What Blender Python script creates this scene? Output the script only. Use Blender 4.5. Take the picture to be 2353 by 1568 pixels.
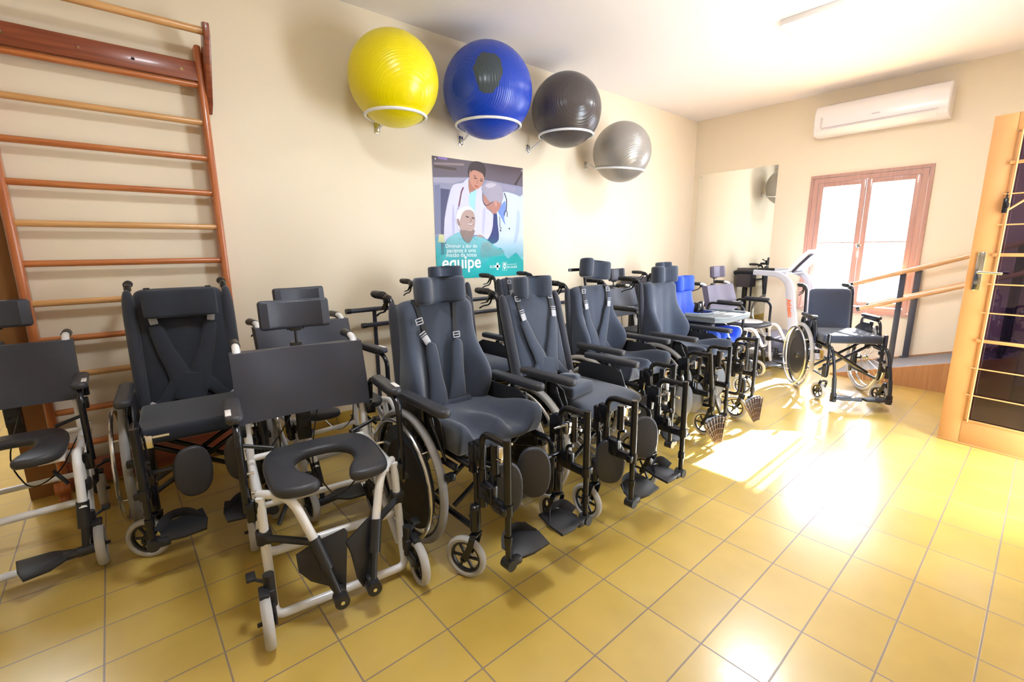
import bpy, bmesh, math, random
from mathutils import Vector, Matrix, Euler
random.seed(7)
for o in list(bpy.data.objects): bpy.data.objects.remove(o)
scn = bpy.context.scene
C = scn.collection
R = math.radians
PI = math.pi

# ------------------------------------------------------------------ camera
yaw, pitch, roll = .8616, .1966, -.0100
fw = Vector((math.cos(yaw)*math.cos(pitch), math.sin(yaw)*math.cos(pitch), -math.sin(pitch)))
rt = Vector((math.sin(yaw), -math.cos(yaw), 0)); up = rt.cross(fw)
c_, s_ = math.cos(roll), math.sin(roll)
r2 = rt*c_ + up*s_; u2 = up*c_ - rt*s_
cd = bpy.data.cameras.new('camera'); cam = bpy.data.objects.new('camera', cd); C.objects.link(cam)
cd.sensor_fit = 'HORIZONTAL'; cd.sensor_width = 36; cd.lens = 1057.6/2353*36
cd.clip_start = .02; cd.clip_end = 100
M3 = Matrix((r2, u2, -fw)).transposed()
cam.matrix_world = Matrix.Translation((-1.302, -1.1786, 1.2757)) @ M3.to_4x4()
scn.camera = cam

# ------------------------------------------------------------------ world, sun, exposure
w = bpy.data.worlds.new('world'); scn.world = w; w.use_nodes = True
bg = w.node_tree.nodes['Background']; bg.inputs[0].default_value = (.77, .88, 1, 1); bg.inputs[1].default_value = 9.5
sd = bpy.data.lights.new('sun', 'SUN'); sd.energy = 75; sd.angle = R(.6); sd.color = (1, .95, .86)
sun = bpy.data.objects.new('sun', sd); C.objects.link(sun)
sun.rotation_euler = Vector((-.886, -.012, -.463)).to_track_quat('-Z', 'Y').to_euler()
scn.view_settings.view_transform = 'Standard'; scn.view_settings.look = 'None'
scn.view_settings.gamma = 1; scn.view_settings.exposure = 1.42
scn.view_settings.use_curve_mapping = False
def portal(name, loc, sx, sy, direction):
    l = bpy.data.lights.new(name, 'AREA'); l.shape = 'RECTANGLE'; l.size = sx; l.size_y = sy; l.cycles.is_portal = True
    o = bpy.data.objects.new(name, l); C.objects.link(o); o.location = loc
    o.rotation_euler = Vector(direction).to_track_quat('-Z', 'Z').to_euler()
portal('window_daylight', (4.93, .225, 1.3), .98, 1.44, (-1, 0, 0))
portal('doorway_daylight', (2.2, -1.80, 1.03), .86, 2.06, (0, 1, 0))

# ------------------------------------------------------------------ materials
def mat(name, col, rough=.5, metal=0, noise=0, nscale=8, bump=0, bscale=200, coat=0, sheen=0, col2=None, spec=.5, emis=None, trans=0):
    m = bpy.data.materials.new(name); m.use_nodes = True; nt = m.node_tree; b = nt.nodes['Principled BSDF']
    b.inputs['Base Color'].default_value = (*col, 1); b.inputs['Roughness'].default_value = rough
    b.inputs['Metallic'].default_value = metal; b.inputs['Specular IOR Level'].default_value = spec
    b.inputs['Coat Weight'].default_value = coat; b.inputs['Coat Roughness'].default_value = .1
    b.inputs['Sheen Weight'].default_value = sheen
    if emis: b.inputs['Emission Color'].default_value = (*emis[0], 1); b.inputs['Emission Strength'].default_value = emis[1]
    if trans: b.inputs['Transmission Weight'].default_value = trans
    tc = nt.nodes.new('ShaderNodeTexCoord')
    if noise or col2:
        n = nt.nodes.new('ShaderNodeTexNoise'); n.inputs['Scale'].default_value = nscale; n.inputs['Detail'].default_value = 4
        nt.links.new(tc.outputs['Object'], n.inputs['Vector'])
        r = nt.nodes.new('ShaderNodeMix'); r.data_type = 'RGBA'
        c2 = col2 or tuple(max(0, x*(1-noise)) for x in col)
        r.inputs[6].default_value = (*col, 1); r.inputs[7].default_value = (*c2, 1)
        nt.links.new(n.outputs['Fac'], r.inputs[0]); nt.links.new(r.outputs[2], b.inputs['Base Color'])
    if bump:
        n2 = nt.nodes.new('ShaderNodeTexNoise'); n2.inputs['Scale'].default_value = bscale
        nt.links.new(tc.outputs['Object'], n2.inputs['Vector'])
        bp = nt.nodes.new('ShaderNodeBump'); bp.inputs['Strength'].default_value = bump; bp.inputs['Distance'].default_value = .002
        nt.links.new(n2.outputs['Fac'], bp.inputs['Height']); nt.links.new(bp.outputs['Normal'], b.inputs['Normal'])
    return m
def wood(name, a, b2, axis=0, rough=.3):
    m = mat(name, a, rough, coat=.3); nt = m.node_tree; b = nt.nodes['Principled BSDF']
    tc = nt.nodes.new('ShaderNodeTexCoord'); mp = nt.nodes.new('ShaderNodeMapping')
    sc = [60, 60, 60]; sc[axis] = 3; mp.inputs['Scale'].default_value = sc
    n = nt.nodes.new('ShaderNodeTexNoise'); n.inputs['Scale'].default_value = 1; n.inputs['Detail'].default_value = 5
    nt.links.new(tc.outputs['Object'], mp.inputs[0]); nt.links.new(mp.outputs[0], n.inputs['Vector'])
    r = nt.nodes.new('ShaderNodeValToRGB'); r.color_ramp.elements[0].position = .35; r.color_ramp.elements[1].position = .7
    r.color_ramp.elements[0].color = (*a, 1); r.color_ramp.elements[1].color = (*b2, 1)
    nt.links.new(n.outputs['Fac'], r.inputs[0]); nt.links.new(r.outputs[0], b.inputs['Base Color'])
    return m
WALL = mat('wall_paint', (.85, .74, .57), .75, noise=.05, nscale=2, bump=.15, bscale=90)
CEIL = mat('ceiling_paint', (.89, .84, .83), .8, noise=.03, nscale=2)
BLK = mat('black_metal', (.010, .010, .013), .2, spec=.5)
BLKM = mat('black_matt_tube', (.018, .018, .022), .35)
PLA = mat('black_plastic', (.018, .018, .021), .42, bump=.2)
PU = mat('dark_grey_pu_foam', (.036, .037, .046), .42, bump=.3, bscale=300)
FAB = mat('charcoal_blue_fabric', (.042, .056, .094), .85, noise=.25, nscale=30, bump=.4, bscale=500, sheen=.35)
FABD = mat('black_fabric', (.024, .029, .045), .9, noise=.25, nscale=30, bump=.4, bscale=500, sheen=.25)
FABP = mat('black_padded_fabric', (.032, .035, .052), .85, noise=.25, nscale=20, bump=.5, bscale=400, sheen=.3)
WEB = mat('black_webbing', (.02, .019, .023), .7, bump=.5, bscale=600)
VIN = mat('black_vinyl', (.042, .046, .068), .45, noise=.2, nscale=12, bump=.3, bscale=250)
VINL = mat('mauve_grey_vinyl', (.16, .14, .20), .5, noise=.1, bump=.2)
WHT = mat('white_powder_coat', (.82, .81, .82), .28, coat=.3)
WPL = mat('white_plastic', (.84, .80, .80), .3, coat=.2)
ALU = mat('aluminium', (.62, .62, .62), .25, metal=1)
CHR = mat('chrome', (.75, .75, .73), .12, metal=1)
TYR = mat('grey_rubber_tyre', (.34, .33, .33), .65, noise=.3, nscale=20, bump=.6, bscale=120)
TYRL = mat('pale_grey_rubber', (.55, .53, .51), .6, noise=.35, nscale=14)
BUC = mat('silver_buckle_plastic', (.42, .42, .46), .35)
BLU = mat('royal_blue_fabric', (.012, .07, .55), .6, bump=.3, bscale=400, sheen=.2)
GREYT = mat('silver_grey_tray_plastic', (.20, .22, .24), .4)
GREYP = mat('treadmill_silver_plastic', (.52, .53, .60), .4)
LAD = wood('ladder_cherry_wood', (.42, .11, .03), (.58, .19, .06), 2)
LADB = wood('board_mahogany_wood', (.20, .045, .02), (.32, .08, .03), 0)
RUNG1 = wood('reddish_wood_rung', (.44, .12, .03), (.60, .22, .07), 0)
RUNG2 = wood('pale_wood_rung', (.60, .30, .10), (.75, .43, .18), 0)
RAIL = wood('pine_wood_rail', (.62, .34, .15), (.72, .43, .22), 1)
RAMPW = wood('ramp_wood_veneer', (.40, .17, .06), (.48, .23, .09), 2, .45)
WFR = wood('window_wood', (.44, .24, .19), (.52, .30, .24), 2, .5)
DOORM = mat('orange_brown_door_paint', (.60, .29, .10), .38, noise=.12, nscale=14, bump=.15, bscale=60)
JAMB = mat('brown_door_frame_paint', (.30, .13, .035), .5, noise=.15, nscale=5)
RUB = mat('grey_ramp_rubber', (.22, .21, .22), .7, noise=.3, nscale=200)
LED = mat('lamp_diffuser', (1, 1, 1), .5, emis=((.86, .93, 1), 28))
BALLY = mat('yellow_vinyl_ball', (.88, .74, .0), .28, noise=.06, nscale=4)
BALLG = mat('black_grey_vinyl_ball', (.085, .07, .068), .25, noise=.1, nscale=5)
BALLS = mat('silver_vinyl_ball', (.34, .31, .28), .33, metal=.35)
BALLB = mat('blue_vinyl_ball', (.008, .055, .52), .25, noise=.2, nscale=3)
def stain():   # dark peeled label patch printed on the blue ball
    nt = BALLB.node_tree; b = nt.nodes['Principled BSDF']; tc = nt.nodes.new('ShaderNodeTexCoord')
    src = b.inputs['Base Color'].links[0].from_socket
    mp = nt.nodes.new('ShaderNodeVectorMath'); mp.operation = 'SUBTRACT'; mp.inputs[1].default_value = Vector((-.60, -.79, .12)).normalized()*.33
    nt.links.new(tc.outputs['Object'], mp.inputs[0])
    sc = nt.nodes.new('ShaderNodeVectorMath'); sc.operation = 'MULTIPLY'; sc.inputs[1].default_value = (1.15, 1.15, .82); nt.links.new(mp.outputs[0], sc.inputs[0])
    ln = nt.nodes.new('ShaderNodeVectorMath'); ln.operation = 'LENGTH'; nt.links.new(sc.outputs[0], ln.inputs[0])
    n = nt.nodes.new('ShaderNodeTexNoise'); n.inputs['Scale'].default_value = 14; n.inputs['Detail'].default_value = 6; nt.links.new(tc.outputs['Object'], n.inputs['Vector'])
    a = nt.nodes.new('ShaderNodeMath'); a.operation = 'MULTIPLY_ADD'; a.inputs[1].default_value = .07; nt.links.new(n.outputs['Fac'], a.inputs[0]); nt.links.new(ln.outputs['Value'], a.inputs[2])
    l = nt.nodes.new('ShaderNodeMath'); l.operation = 'LESS_THAN'; l.inputs[1].default_value = .148; nt.links.new(a.outputs[0], l.inputs[0])
    mx = nt.nodes.new('ShaderNodeMix'); mx.data_type = 'RGBA'; nt.links.new(l.outputs[0], mx.inputs[0]); nt.links.new(src, mx.inputs[6]); mx.inputs[7].default_value = (.05, .07, .085, 1)
    nt.links.new(mx.outputs[2], b.inputs['Base Color'])
stain()
def rings(m, axis, strength=.5):   # moulded concentric ridges of an exercise ball
    nt = m.node_tree; b = nt.nodes['Principled BSDF']; tc = nt.nodes.new('ShaderNodeTexCoord')
    d = nt.nodes.new('ShaderNodeVectorMath'); d.operation = 'DOT_PRODUCT'; d.inputs[1].default_value = Vector(axis).normalized(); nt.links.new(tc.outputs['Object'], d.inputs[0])
    s = nt.nodes.new('ShaderNodeMath'); s.operation = 'MULTIPLY'; s.inputs[1].default_value = 260; nt.links.new(d.outputs['Value'], s.inputs[0])
    k = nt.nodes.new('ShaderNodeMath'); k.operation = 'SINE'; nt.links.new(s.outputs[0], k.inputs[0])
    p = nt.nodes.new('ShaderNodeMath'); p.operation = 'POWER'; p.inputs[1].default_value = 8; ab = nt.nodes.new('ShaderNodeMath'); ab.operation = 'ABSOLUTE'
    nt.links.new(k.outputs[0], ab.inputs[0]); nt.links.new(ab.outputs[0], p.inputs[0])
    bp = nt.nodes.new('ShaderNodeBump'); bp.inputs['Strength'].default_value = strength; bp.inputs['Distance'].default_value = .0015
    nt.links.new(p.outputs[0], bp.inputs['Height']); nt.links.new(bp.outputs['Normal'], b.inputs['Normal'])
rings(BALLY, (-.1, -.8, -.55)); rings(BALLB, (-1, -.35, -.1), .6); rings(BALLG, (-.45, -.9, .05)); rings(BALLS, (-.2, -.7, -.65))
def mirror_mat():
    m = mat('mirror_silver', (.86, .87, .84), .015, metal=1); return m
MIR = mirror_mat()
def glassmat(name, tint, fac, rough=.02):
    m = bpy.data.materials.new(name); m.use_nodes = True; nt = m.node_tree; nt.nodes.clear()
    o = nt.nodes.new('ShaderNodeOutputMaterial'); t = nt.nodes.new('ShaderNodeBsdfTransparent'); t.inputs[0].default_value = (*tint, 1)
    g = nt.nodes.new('ShaderNodeBsdfGlossy'); g.inputs['Roughness'].default_value = rough; g.inputs[0].default_value = (.9, .9, .95, 1)
    x = nt.nodes.new('ShaderNodeMixShader'); x.inputs[0].default_value = fac
    nt.links.new(t.outputs[0], x.inputs[1]); nt.links.new(g.outputs[0], x.inputs[2]); nt.links.new(x.outputs[0], o.inputs[0]); return m
WGL = glassmat('clear_window_glass', (.98, .98, 1), .04)
DGL = glassmat('smoked_purple_glass', (.30, .23, .38), .08)
def floor_mat():
    m = mat('yellow_ochre_floor_tile', (.7, .5, .1), .2, coat=.6); nt = m.node_tree; b = nt.nodes['Principled BSDF']
    tc = nt.nodes.new('ShaderNodeTexCoord')
    br = nt.nodes.new('ShaderNodeTexBrick'); br.offset = 0; br.squash = 1
    br.inputs['Scale'].default_value = 1; br.inputs['Brick Width'].default_value = .2974; br.inputs['Row Height'].default_value = .2
    br.inputs['Mortar Size'].default_value = .0032; br.inputs['Mortar Smooth'].default_value = .3; br.inputs['Bias'].default_value = 0
    br.inputs['Color1'].default_value = (*(.60, .405, .085), 1); br.inputs['Color2'].default_value = (*(.65, .45, .11), 1); br.inputs['Mortar'].default_value = (.26, .19, .13, 1)
    nt.links.new(tc.outputs['Object'], br.inputs['Vector'])
    n = nt.nodes.new('ShaderNodeTexNoise'); n.inputs['Scale'].default_value = 3.2; n.inputs['Detail'].default_value = 3; nt.links.new(tc.outputs['Object'], n.inputs['Vector'])
    rp = nt.nodes.new('ShaderNodeValToRGB'); rp.color_ramp.elements[0].position = .3; rp.color_ramp.elements[1].position = .72
    rp.color_ramp.elements[0].color = (.80, .80, .72, 1); rp.color_ramp.elements[1].color = (1.0, 1.0, 1.0, 1); nt.links.new(n.outputs['Fac'], rp.inputs[0])
    mx = nt.nodes.new('ShaderNodeMix'); mx.data_type = 'RGBA'; mx.blend_type = 'MULTIPLY'; mx.inputs[0].default_value = 1
    nt.links.new(br.outputs['Color'], mx.inputs[6]); nt.links.new(rp.outputs[0], mx.inputs[7]); nt.links.new(mx.outputs[2], b.inputs['Base Color'])
    ro = nt.nodes.new('ShaderNodeMath'); ro.operation = 'MULTIPLY_ADD'; ro.inputs[1].default_value = .5; ro.inputs[2].default_value = .19; nt.links.new(br.outputs['Fac'], ro.inputs[0]); nt.links.new(ro.outputs[0], b.inputs['Roughness'])
    n2 = nt.nodes.new('ShaderNodeTexNoise'); n2.inputs['Scale'].default_value = 45; nt.links.new(tc.outputs['Object'], n2.inputs['Vector'])
    su = nt.nodes.new('ShaderNodeMath'); su.operation = 'MULTIPLY_ADD'; su.inputs[1].default_value = -3; nt.links.new(br.outputs['Fac'], su.inputs[0]); nt.links.new(n2.outputs['Fac'], su.inputs[2])
    bp = nt.nodes.new('ShaderNodeBump'); bp.inputs['Strength'].default_value = .25; bp.inputs['Distance'].default_value = .0015
    nt.links.new(su.outputs[0], bp.inputs['Height']); nt.links.new(bp.outputs['Normal'], b.inputs['Normal'])
    return m
FLOOR = floor_mat()
for k_, v_ in (('Coat Weight', 1.0), ('Coat Roughness', .30)): FLOOR.node_tree.nodes['Principled BSDF'].inputs[k_].default_value = v_
SKIRT = mat('ochre_skirting_tile', (.55, .36, .07), .3, noise=.1)

# ------------------------------------------------------------------ geometry helpers
def V(*a): return Vector(a if len(a) > 1 else a[0])
class G:
    def __init__(s): s.v = []; s.f = []
    def add(s, vs, fs):
        n = len(s.v); s.v += [Vector(x) for x in vs]; s.f += [tuple(i+n for i in f) for f in fs]; return s
    def box(s, c, d, rot=None):
        h = Vector(d)/2; vs = [Vector((x*h.x, y*h.y, z*h.z)) for x in (-1, 1) for y in (-1, 1) for z in (-1, 1)]
        if rot is not None:
            m = rot if isinstance(rot, Matrix) else Euler(rot).to_matrix(); vs = [m @ x for x in vs]
        return s.add([x+Vector(c) for x in vs], [(0, 1, 3, 2), (4, 6, 7, 5), (0, 4, 5, 1), (2, 3, 7, 6), (0, 2, 6, 4), (1, 5, 7, 3)])
    def rbox(s, c, d, b=.01, rot=None, seg=2):
        bm = bmesh.new(); bmesh.ops.create_cube(bm, size=1); bmesh.ops.scale(bm, vec=d, verts=bm.verts)
        bmesh.ops.bevel(bm, geom=bm.edges[:]+bm.verts[:], offset=min(b, min(d)*.49), segments=seg, profile=.5, affect='EDGES')
        m = Matrix.Identity(3) if rot is None else (rot if isinstance(rot, Matrix) else Euler(rot).to_matrix())
        bm.verts.index_update(); s.add([m @ v.co + Vector(c) for v in bm.verts], [[v.index for v in f.verts] for f in bm.faces]); bm.free(); return s
    def tube(s, pts, r, n=10, closed=False, caps=True, rr=None):
        P = [Vector(p) for p in pts]; N = len(P); L = []
        def tan(i):
            a = P[(i-1) % N] if (closed or i > 0) else P[i]; b = P[(i+1) % N] if (closed or i < N-1) else P[i]
            return (b-a).normalized()
        t0 = tan(0); nrm = t0.orthogonal().normalized()
        for i in range(N):
            t = tan(i); nrm = (nrm - t*nrm.dot(t)).normalized(); bn = t.cross(nrm); q = rr[i] if rr else r
            L += [P[i] + (nrm*math.cos(2*PI*k/n) + bn*math.sin(2*PI*k/n))*q for k in range(n)]
        F = []
        for i in range(N if closed else N-1):
            j = (i+1) % N
            for k in range(n): F.append((i*n+k, i*n+(k+1) % n, j*n+(k+1) % n, j*n+k))
        if caps and not closed: F += [tuple(range(n-1, -1, -1)), tuple(range((N-1)*n, N*n))]
        return s.add(L, F)
    def cyl(s, a, b, r, n=16, r2=None): return s.tube([a, b], r, n, rr=[r, r if r2 is None else r2])
    def torus(s, c, ax, R_, r, N=40, n=8, sx=1):
        ax = Vector(ax).normalized(); a = ax.orthogonal().normalized(); b = ax.cross(a); L = []; F = []
        for i in range(N):
            d = a*math.cos(2*PI*i/N) + b*math.sin(2*PI*i/N)
            for k in range(n): L.append(Vector(c) + d*(R_ + r*math.cos(2*PI*k/n)) + ax*(r*sx*math.sin(2*PI*k/n)))
        for i in range(N):
            j = (i+1) % N
            for k in range(n): F.append((i*n+k, j*n+k, j*n+(k+1) % n, i*n+(k+1) % n))
        return s.add(L, F)
    def lathe(s, c, ax, prof, n=24):
        ax = Vector(ax).normalized(); a = ax.orthogonal().normalized(); b = ax.cross(a); L = []; F = []; m = len(prof)
        for i in range(n):
            d = a*math.cos(2*PI*i/n) + b*math.sin(2*PI*i/n)
            for (r, h) in prof: L.append(Vector(c) + d*max(r, 1e-4) + ax*h)
        for i in range(n):
            j = (i+1) % n
            for k in range(m-1): F.append((i*m+k, j*m+k, j*m+k+1, i*m+k+1))
        F += [tuple(i*m for i in range(n-1, -1, -1)), tuple(i*m+m-1 for i in range(n))]
        return s.add(L, F)
    def pad(s, out, t, fr=None, b=.008, seg=2):
        """rounded plate: outline (x,y) list, thickness t along local z, frame matrix 4x4"""
        fr = fr or Matrix(); P = [Vector((p[0], p[1])) for p in out]; N = len(P)
        A = sum(P[i].x*P[(i+1) % N].y - P[(i+1) % N].x*P[i].y for i in range(N))
        if A < 0: P.reverse()
        nr = []
        for i in range(N):
            e1 = (P[i]-P[i-1]); e2 = (P[(i+1) % N]-P[i]); e = e1.normalized()+e2.normalized()
            nr.append(Vector((e.y, -e.x)).normalized() if e.length > 1e-6 else Vector((0, 0)))
        rows = []
        for k in range(seg+1):
            a = PI/2*k/seg; rows.append((-b*(1-math.sin(a)), -t/2 + b*(1-math.cos(a))))
        rows += [(o, -z) for o, z in reversed(rows)]
        L = [fr @ Vector((P[i].x+nr[i].x*o, P[i].y+nr[i].y*o, z)) for o, z in rows for i in range(N)]; F = []
        for k in range(len(rows)-1):
            for i in range(N): j = (i+1) % N; F.append((k*N+i, k*N+j, (k+1)*N+j, (k+1)*N+i))
        F += [tuple(range(N-1, -1, -1)), tuple((len(rows)-1)*N+i for i in range(N))]
        return s.add(L, F)
    def slab(s, nu, nv, top, bot):
        L = []; F = []
        for fn in (top, bot):
            for j in range(nv+1):
                for i in range(nu+1): L.append(Vector(fn(i/nu, j/nv)))
        K = (nu+1)*(nv+1); I = lambda i, j: j*(nu+1)+i
        for j in range(nv):
            for i in range(nu):
                F.append((I(i, j), I(i+1, j), I(i+1, j+1), I(i, j+1))); F.append((K+I(i, j+1), K+I(i+1, j+1), K+I(i+1, j), K+I(i, j)))
        ed = [I(i, 0) for i in range(nu)] + [I(nu, j) for j in range(nv)] + [I(i, nv) for i in range(nu, 0, -1)] + [I(0, j) for j in range(nv, 0, -1)]
        for a in range(len(ed)): b = (a+1) % len(ed); F.append((ed[b], ed[a], K+ed[a], K+ed[b]))
        return s.add(L, F)
    def ribbon(s, pts, wd, th, nrm):
        """flat strap: pts 3D, widths, thickness along nrm"""
        P = [Vector(p) for p in pts]; n = Vector(nrm).normalized(); L = []; F = []
        for i, p in enumerate(P):
            t = (P[min(i+1, len(P)-1)]-P[max(i-1, 0)]).normalized(); sd_ = t.cross(n).normalized(); w_ = wd[i] if isinstance(wd, (list, tuple)) else wd
            nn = sd_.cross(t)
            if nn.dot(n) < 0: nn = -nn
            for a, h in ((-.5, 0), (-.42, 1), (.42, 1), (.5, 0), (.42, -.4), (-.42, -.4)): L.append(p + sd_*a*w_ + nn*h*th)
        for i in range(len(P)-1):
            for k in range(6): F.append((i*6+k, i*6+(k+1) % 6, (i+1)*6+(k+1) % 6, (i+1)*6+k))
        F += [(5, 4, 3, 2, 1, 0), tuple((len(P)-1)*6+k for k in range(6))]
        return s.add(L, F)
    def build(s, name, m, parent=None, smooth=True, sub=0, off=None):
        me = bpy.data.meshes.new(name); vs = [(v-off if off else v) for v in s.v]; me.from_pydata(vs, [], s.f)
        bm = bmesh.new(); bm.from_mesh(me); bmesh.ops.recalc_face_normals(bm, faces=bm.faces); bm.to_mesh(me); bm.free()
        me.materials.append(m); o = bpy.data.objects.new(name, me); C.objects.link(o)
        if off: o.location = off
        if smooth:
            me.polygons.foreach_set('use_smooth', [True]*len(me.polygons))
            if not sub: me.set_sharp_from_angle(angle=R(38))
        if sub: md = o.modifiers.new('s', 'SUBSURF'); md.levels = sub; md.render_levels = sub
        if parent: o.parent = parent
        return o
def bend(pts, rad=.05, k=5):
    P = [Vector(p) for p in pts]; out = [P[0]]
    for i in range(1, len(P)-1):
        a = P[i-1]-P[i]; b = P[i+1]-P[i]; q = min(rad, a.length*.48, b.length*.48); A = P[i]+a.normalized()*q; B = P[i]+b.normalized()*q
        for j in range(k+1): t = j/k; out.append(A*(1-t)**2 + P[i]*2*t*(1-t) + B*t*t)
    out.append(P[-1]); return out
def rrect(w_, h, r, n=4, cx=0, cy=0):
    o = []
    for (x, y, a0) in ((w_/2-r, h/2-r, 0), (-w_/2+r, h/2-r, 90), (-w_/2+r, -h/2+r, 180), (w_/2-r, -h/2+r, 270)):
        for i in range(n+1): a = R(a0+90*i/n); o.append((cx+x+r*math.cos(a), cy+y+r*math.sin(a)))
    return o
def oval(rx, ry, n=28, p=2.4):
    o = []
    for i in range(n):
        a = 2*PI*i/n; c, s = math.cos(a), math.sin(a)
        o.append((rx*math.copysign(abs(c)**(2/p), c), ry*math.copysign(abs(s)**(2/p), s)))
    return o
def frame(loc, rot=(0, 0, 0)): return Matrix.Translation(loc) @ Euler(rot).to_matrix().to_4x4()
XZ = (PI/2, 0, 0)     # pad whose outline lies in the x-z plane
def thing(name, label, cat, loc=(0, 0, 0), rz=0, group=None):
    o = bpy.data.objects.new(name, None); C.objects.link(o); o.location = loc; o.rotation_euler = (0, 0, rz); o.empty_display_size = .1
    o['label'] = label; o['category'] = cat
    if group: o['group'] = group
    return o
def tag(o, label, cat, group=None):
    o['label'] = label; o['category'] = cat
    if group: o['group'] = group
    return o
def st(o): o['kind'] = 'structure'; return o
def lab(o, l): o['label'] = l; return o
# ------------------------------------------------------------------ the room
YW, XE, HC = 2.172, 4.858, 2.912
XL, YR = -3.4, -1.70
def fix(name, g, m, smooth=False): return st(g.build(name, m, smooth=smooth))
fix('floor', G().box((1.0, 1.5, -.05), (9.4, 7.2, .1)), FLOOR)
fix('ceiling', G().box(((XL+XE)/2, (YR+YW)/2, HC+.06), (XE-XL+.5, YW-YR+.5, .12)), CEIL)
def span(g, ax, a0, a1, z0, z1, p, t):
    if ax == 'x': g.box(((a0+a1)/2, p, (z0+z1)/2), (a1-a0, t, z1-z0))
    else: g.box((p, (a0+a1)/2, (z0+z1)/2), (t, a1-a0, z1-z0))
g = G(); span(g, 'x', -1.664, XE+.16, 0, HC, YW+.08, .16); span(g, 'x', XL-.16, -2.62, 0, HC, YW+.08, .16); span(g, 'x', -2.62, -1.664, 2.1, HC, YW+.08, .16)
fix('wall_left', g, WALL)
g = G(); span(g, 'y', .72, YW, 0, HC, XE+.08, .16); span(g, 'y', YR-.16, -.27, 0, HC, XE+.08, .16); span(g, 'y', -.27, .72, 0, .58, XE+.08, .16); span(g, 'y', -.27, .72, 2.02, HC, XE+.08, .16)
fix('wall_end', g, WALL)
g = G(); span(g, 'x', XL-.16, 1.78, 0, HC, YR-.08, .16); span(g, 'x', 2.64, XE+.16, 0, HC, YR-.08, .16); span(g, 'x', 1.78, 2.64, 2.08, HC, YR-.08, .16)
fix('wall_right', g, WALL)
g = G(); span(g, 'y', YR-.16, YW+.16, 0, HC, XL-.08, .16); fix('wall_back', g, WALL)
g = G()
x = -1.66
while x < XE-.02: x2 = min(x+.2974, XE); g.rbox(((x+x2)/2, YW-.004, .042), (x2-x-.004, .01, .084), .003); x = x2
fix('baseboard_left', g, SKIRT, True)
g = G(); y = .42
while y < YW-.03: y2 = min(y+.2974, YW-.01); g.rbox((XE-.004, (y+y2)/2, .042), (.01, y2-y-.004, .084), .003); y = y2
fix('baseboard_end', g, SKIRT, True)
# frame of the opening beside the ladder
g = G().box((-1.727, YW+.075, 1.06), (.118, .17, 2.12)).box((-2.14, YW+.075, 2.09), (.94, .17, .06)).box((-2.59, YW+.075, 1.05), (.06, .17, 2.1))
fix('door_2', g, JAMB)
fix('trim_1', G().box((-1.6655, YW-.005, 1.06), (.006, .012, 2.12)), WHT)
g = G(); span(g, 'y', YW+.16, 5.0, 0, 2.6, -3.0, .12); span(g, 'y', YW+.16, 5.0, 0, 2.6, -1.2, .12); fix('wall_passage_unseen', g, WALL)  # unseen side walls, added to cut the sky light in the passage
g = G(); span(g, 'x', -3.06, -1.14, 0, 2.6, 5.06, .12); fix('wall_passage_end_unseen', g, WALL)  # unseen end wall, added to shut the sky light out
fix('ceiling_passage_unseen', G().box((-2.1, 3.6, 2.66), (2.1, 2.85, .12)), CEIL)  # unseen roof, added to keep sky light off the passage floor
# end window
wd = st(G().box((XE+.03, .692, 1.30), (.1, .045, 1.43)).box((XE+.03, -.242, 1.30), (.1, .045, 1.43)).box((XE+.03, .225, 1.992), (.1, .888, .045)).box((XE+.03, .225, .602), (.1, .888, .045))
        .box((XE-.008, .225, 2.035), (.02, 1.05, .03)).box((XE-.008, .735, 1.3), (.02, .03, 1.438)).box((XE-.008, -.285, 1.3), (.02, .03, 1.438)).box((XE-.012, .225, .566), (.03, 1.05, .028)).build('window_1', WFR, smooth=False))
for yc, s in ((.4465, 1), (.0035, -1)):
    g = G(); w_, h = .438, 1.336
    for dy in (-1, 1): g.rbox((XE+.01, yc+dy*(w_/2-.024), 1.3), (.045, .048, h), .004)
    for z in (1.3-h/2+.024, 1.3+h/2-.024): g.rbox((XE+.01, yc, z), (.043, w_-.094, .048), .004)
    g.rbox((XE+.01, yc, 1.315), (.03, w_-.06, .014), .003)
    sh = g.build('window_sash', WFR, wd)
    G().box((XE+.012, yc, 1.3), (.004, w_-.08, h-.08)).build('pane', WGL, sh, smooth=False)
g = G().torus((XE-.03, .225, 1.28), (1, 0, .3), .022, .004, 20, 6).rbox((XE-.02, .225, 1.28), (.02, .03, .05), .005).cyl((XE-.025, .225, 1.22), (XE-.025, .225, 1.16), .006)
lab(g.build('latch', CHR, wd), 'metal casement latch')

# open door on the right
D0 = Vector((2.785, -.833, 0)); DD = Vector((-.165, -.986, 0)).normalized(); DN = Vector((DD.y, -DD.x, 0))
DW, DH, DT = .80, 2.018, .036
ang = math.atan2(DD.y, DD.x)
dr = thing('open_door', 'orange-brown metal door standing open at right, smoked glass behind bars', 'door', D0, ang)
dr['kind'] = 'structure'; dr.name = 'door_1'
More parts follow.
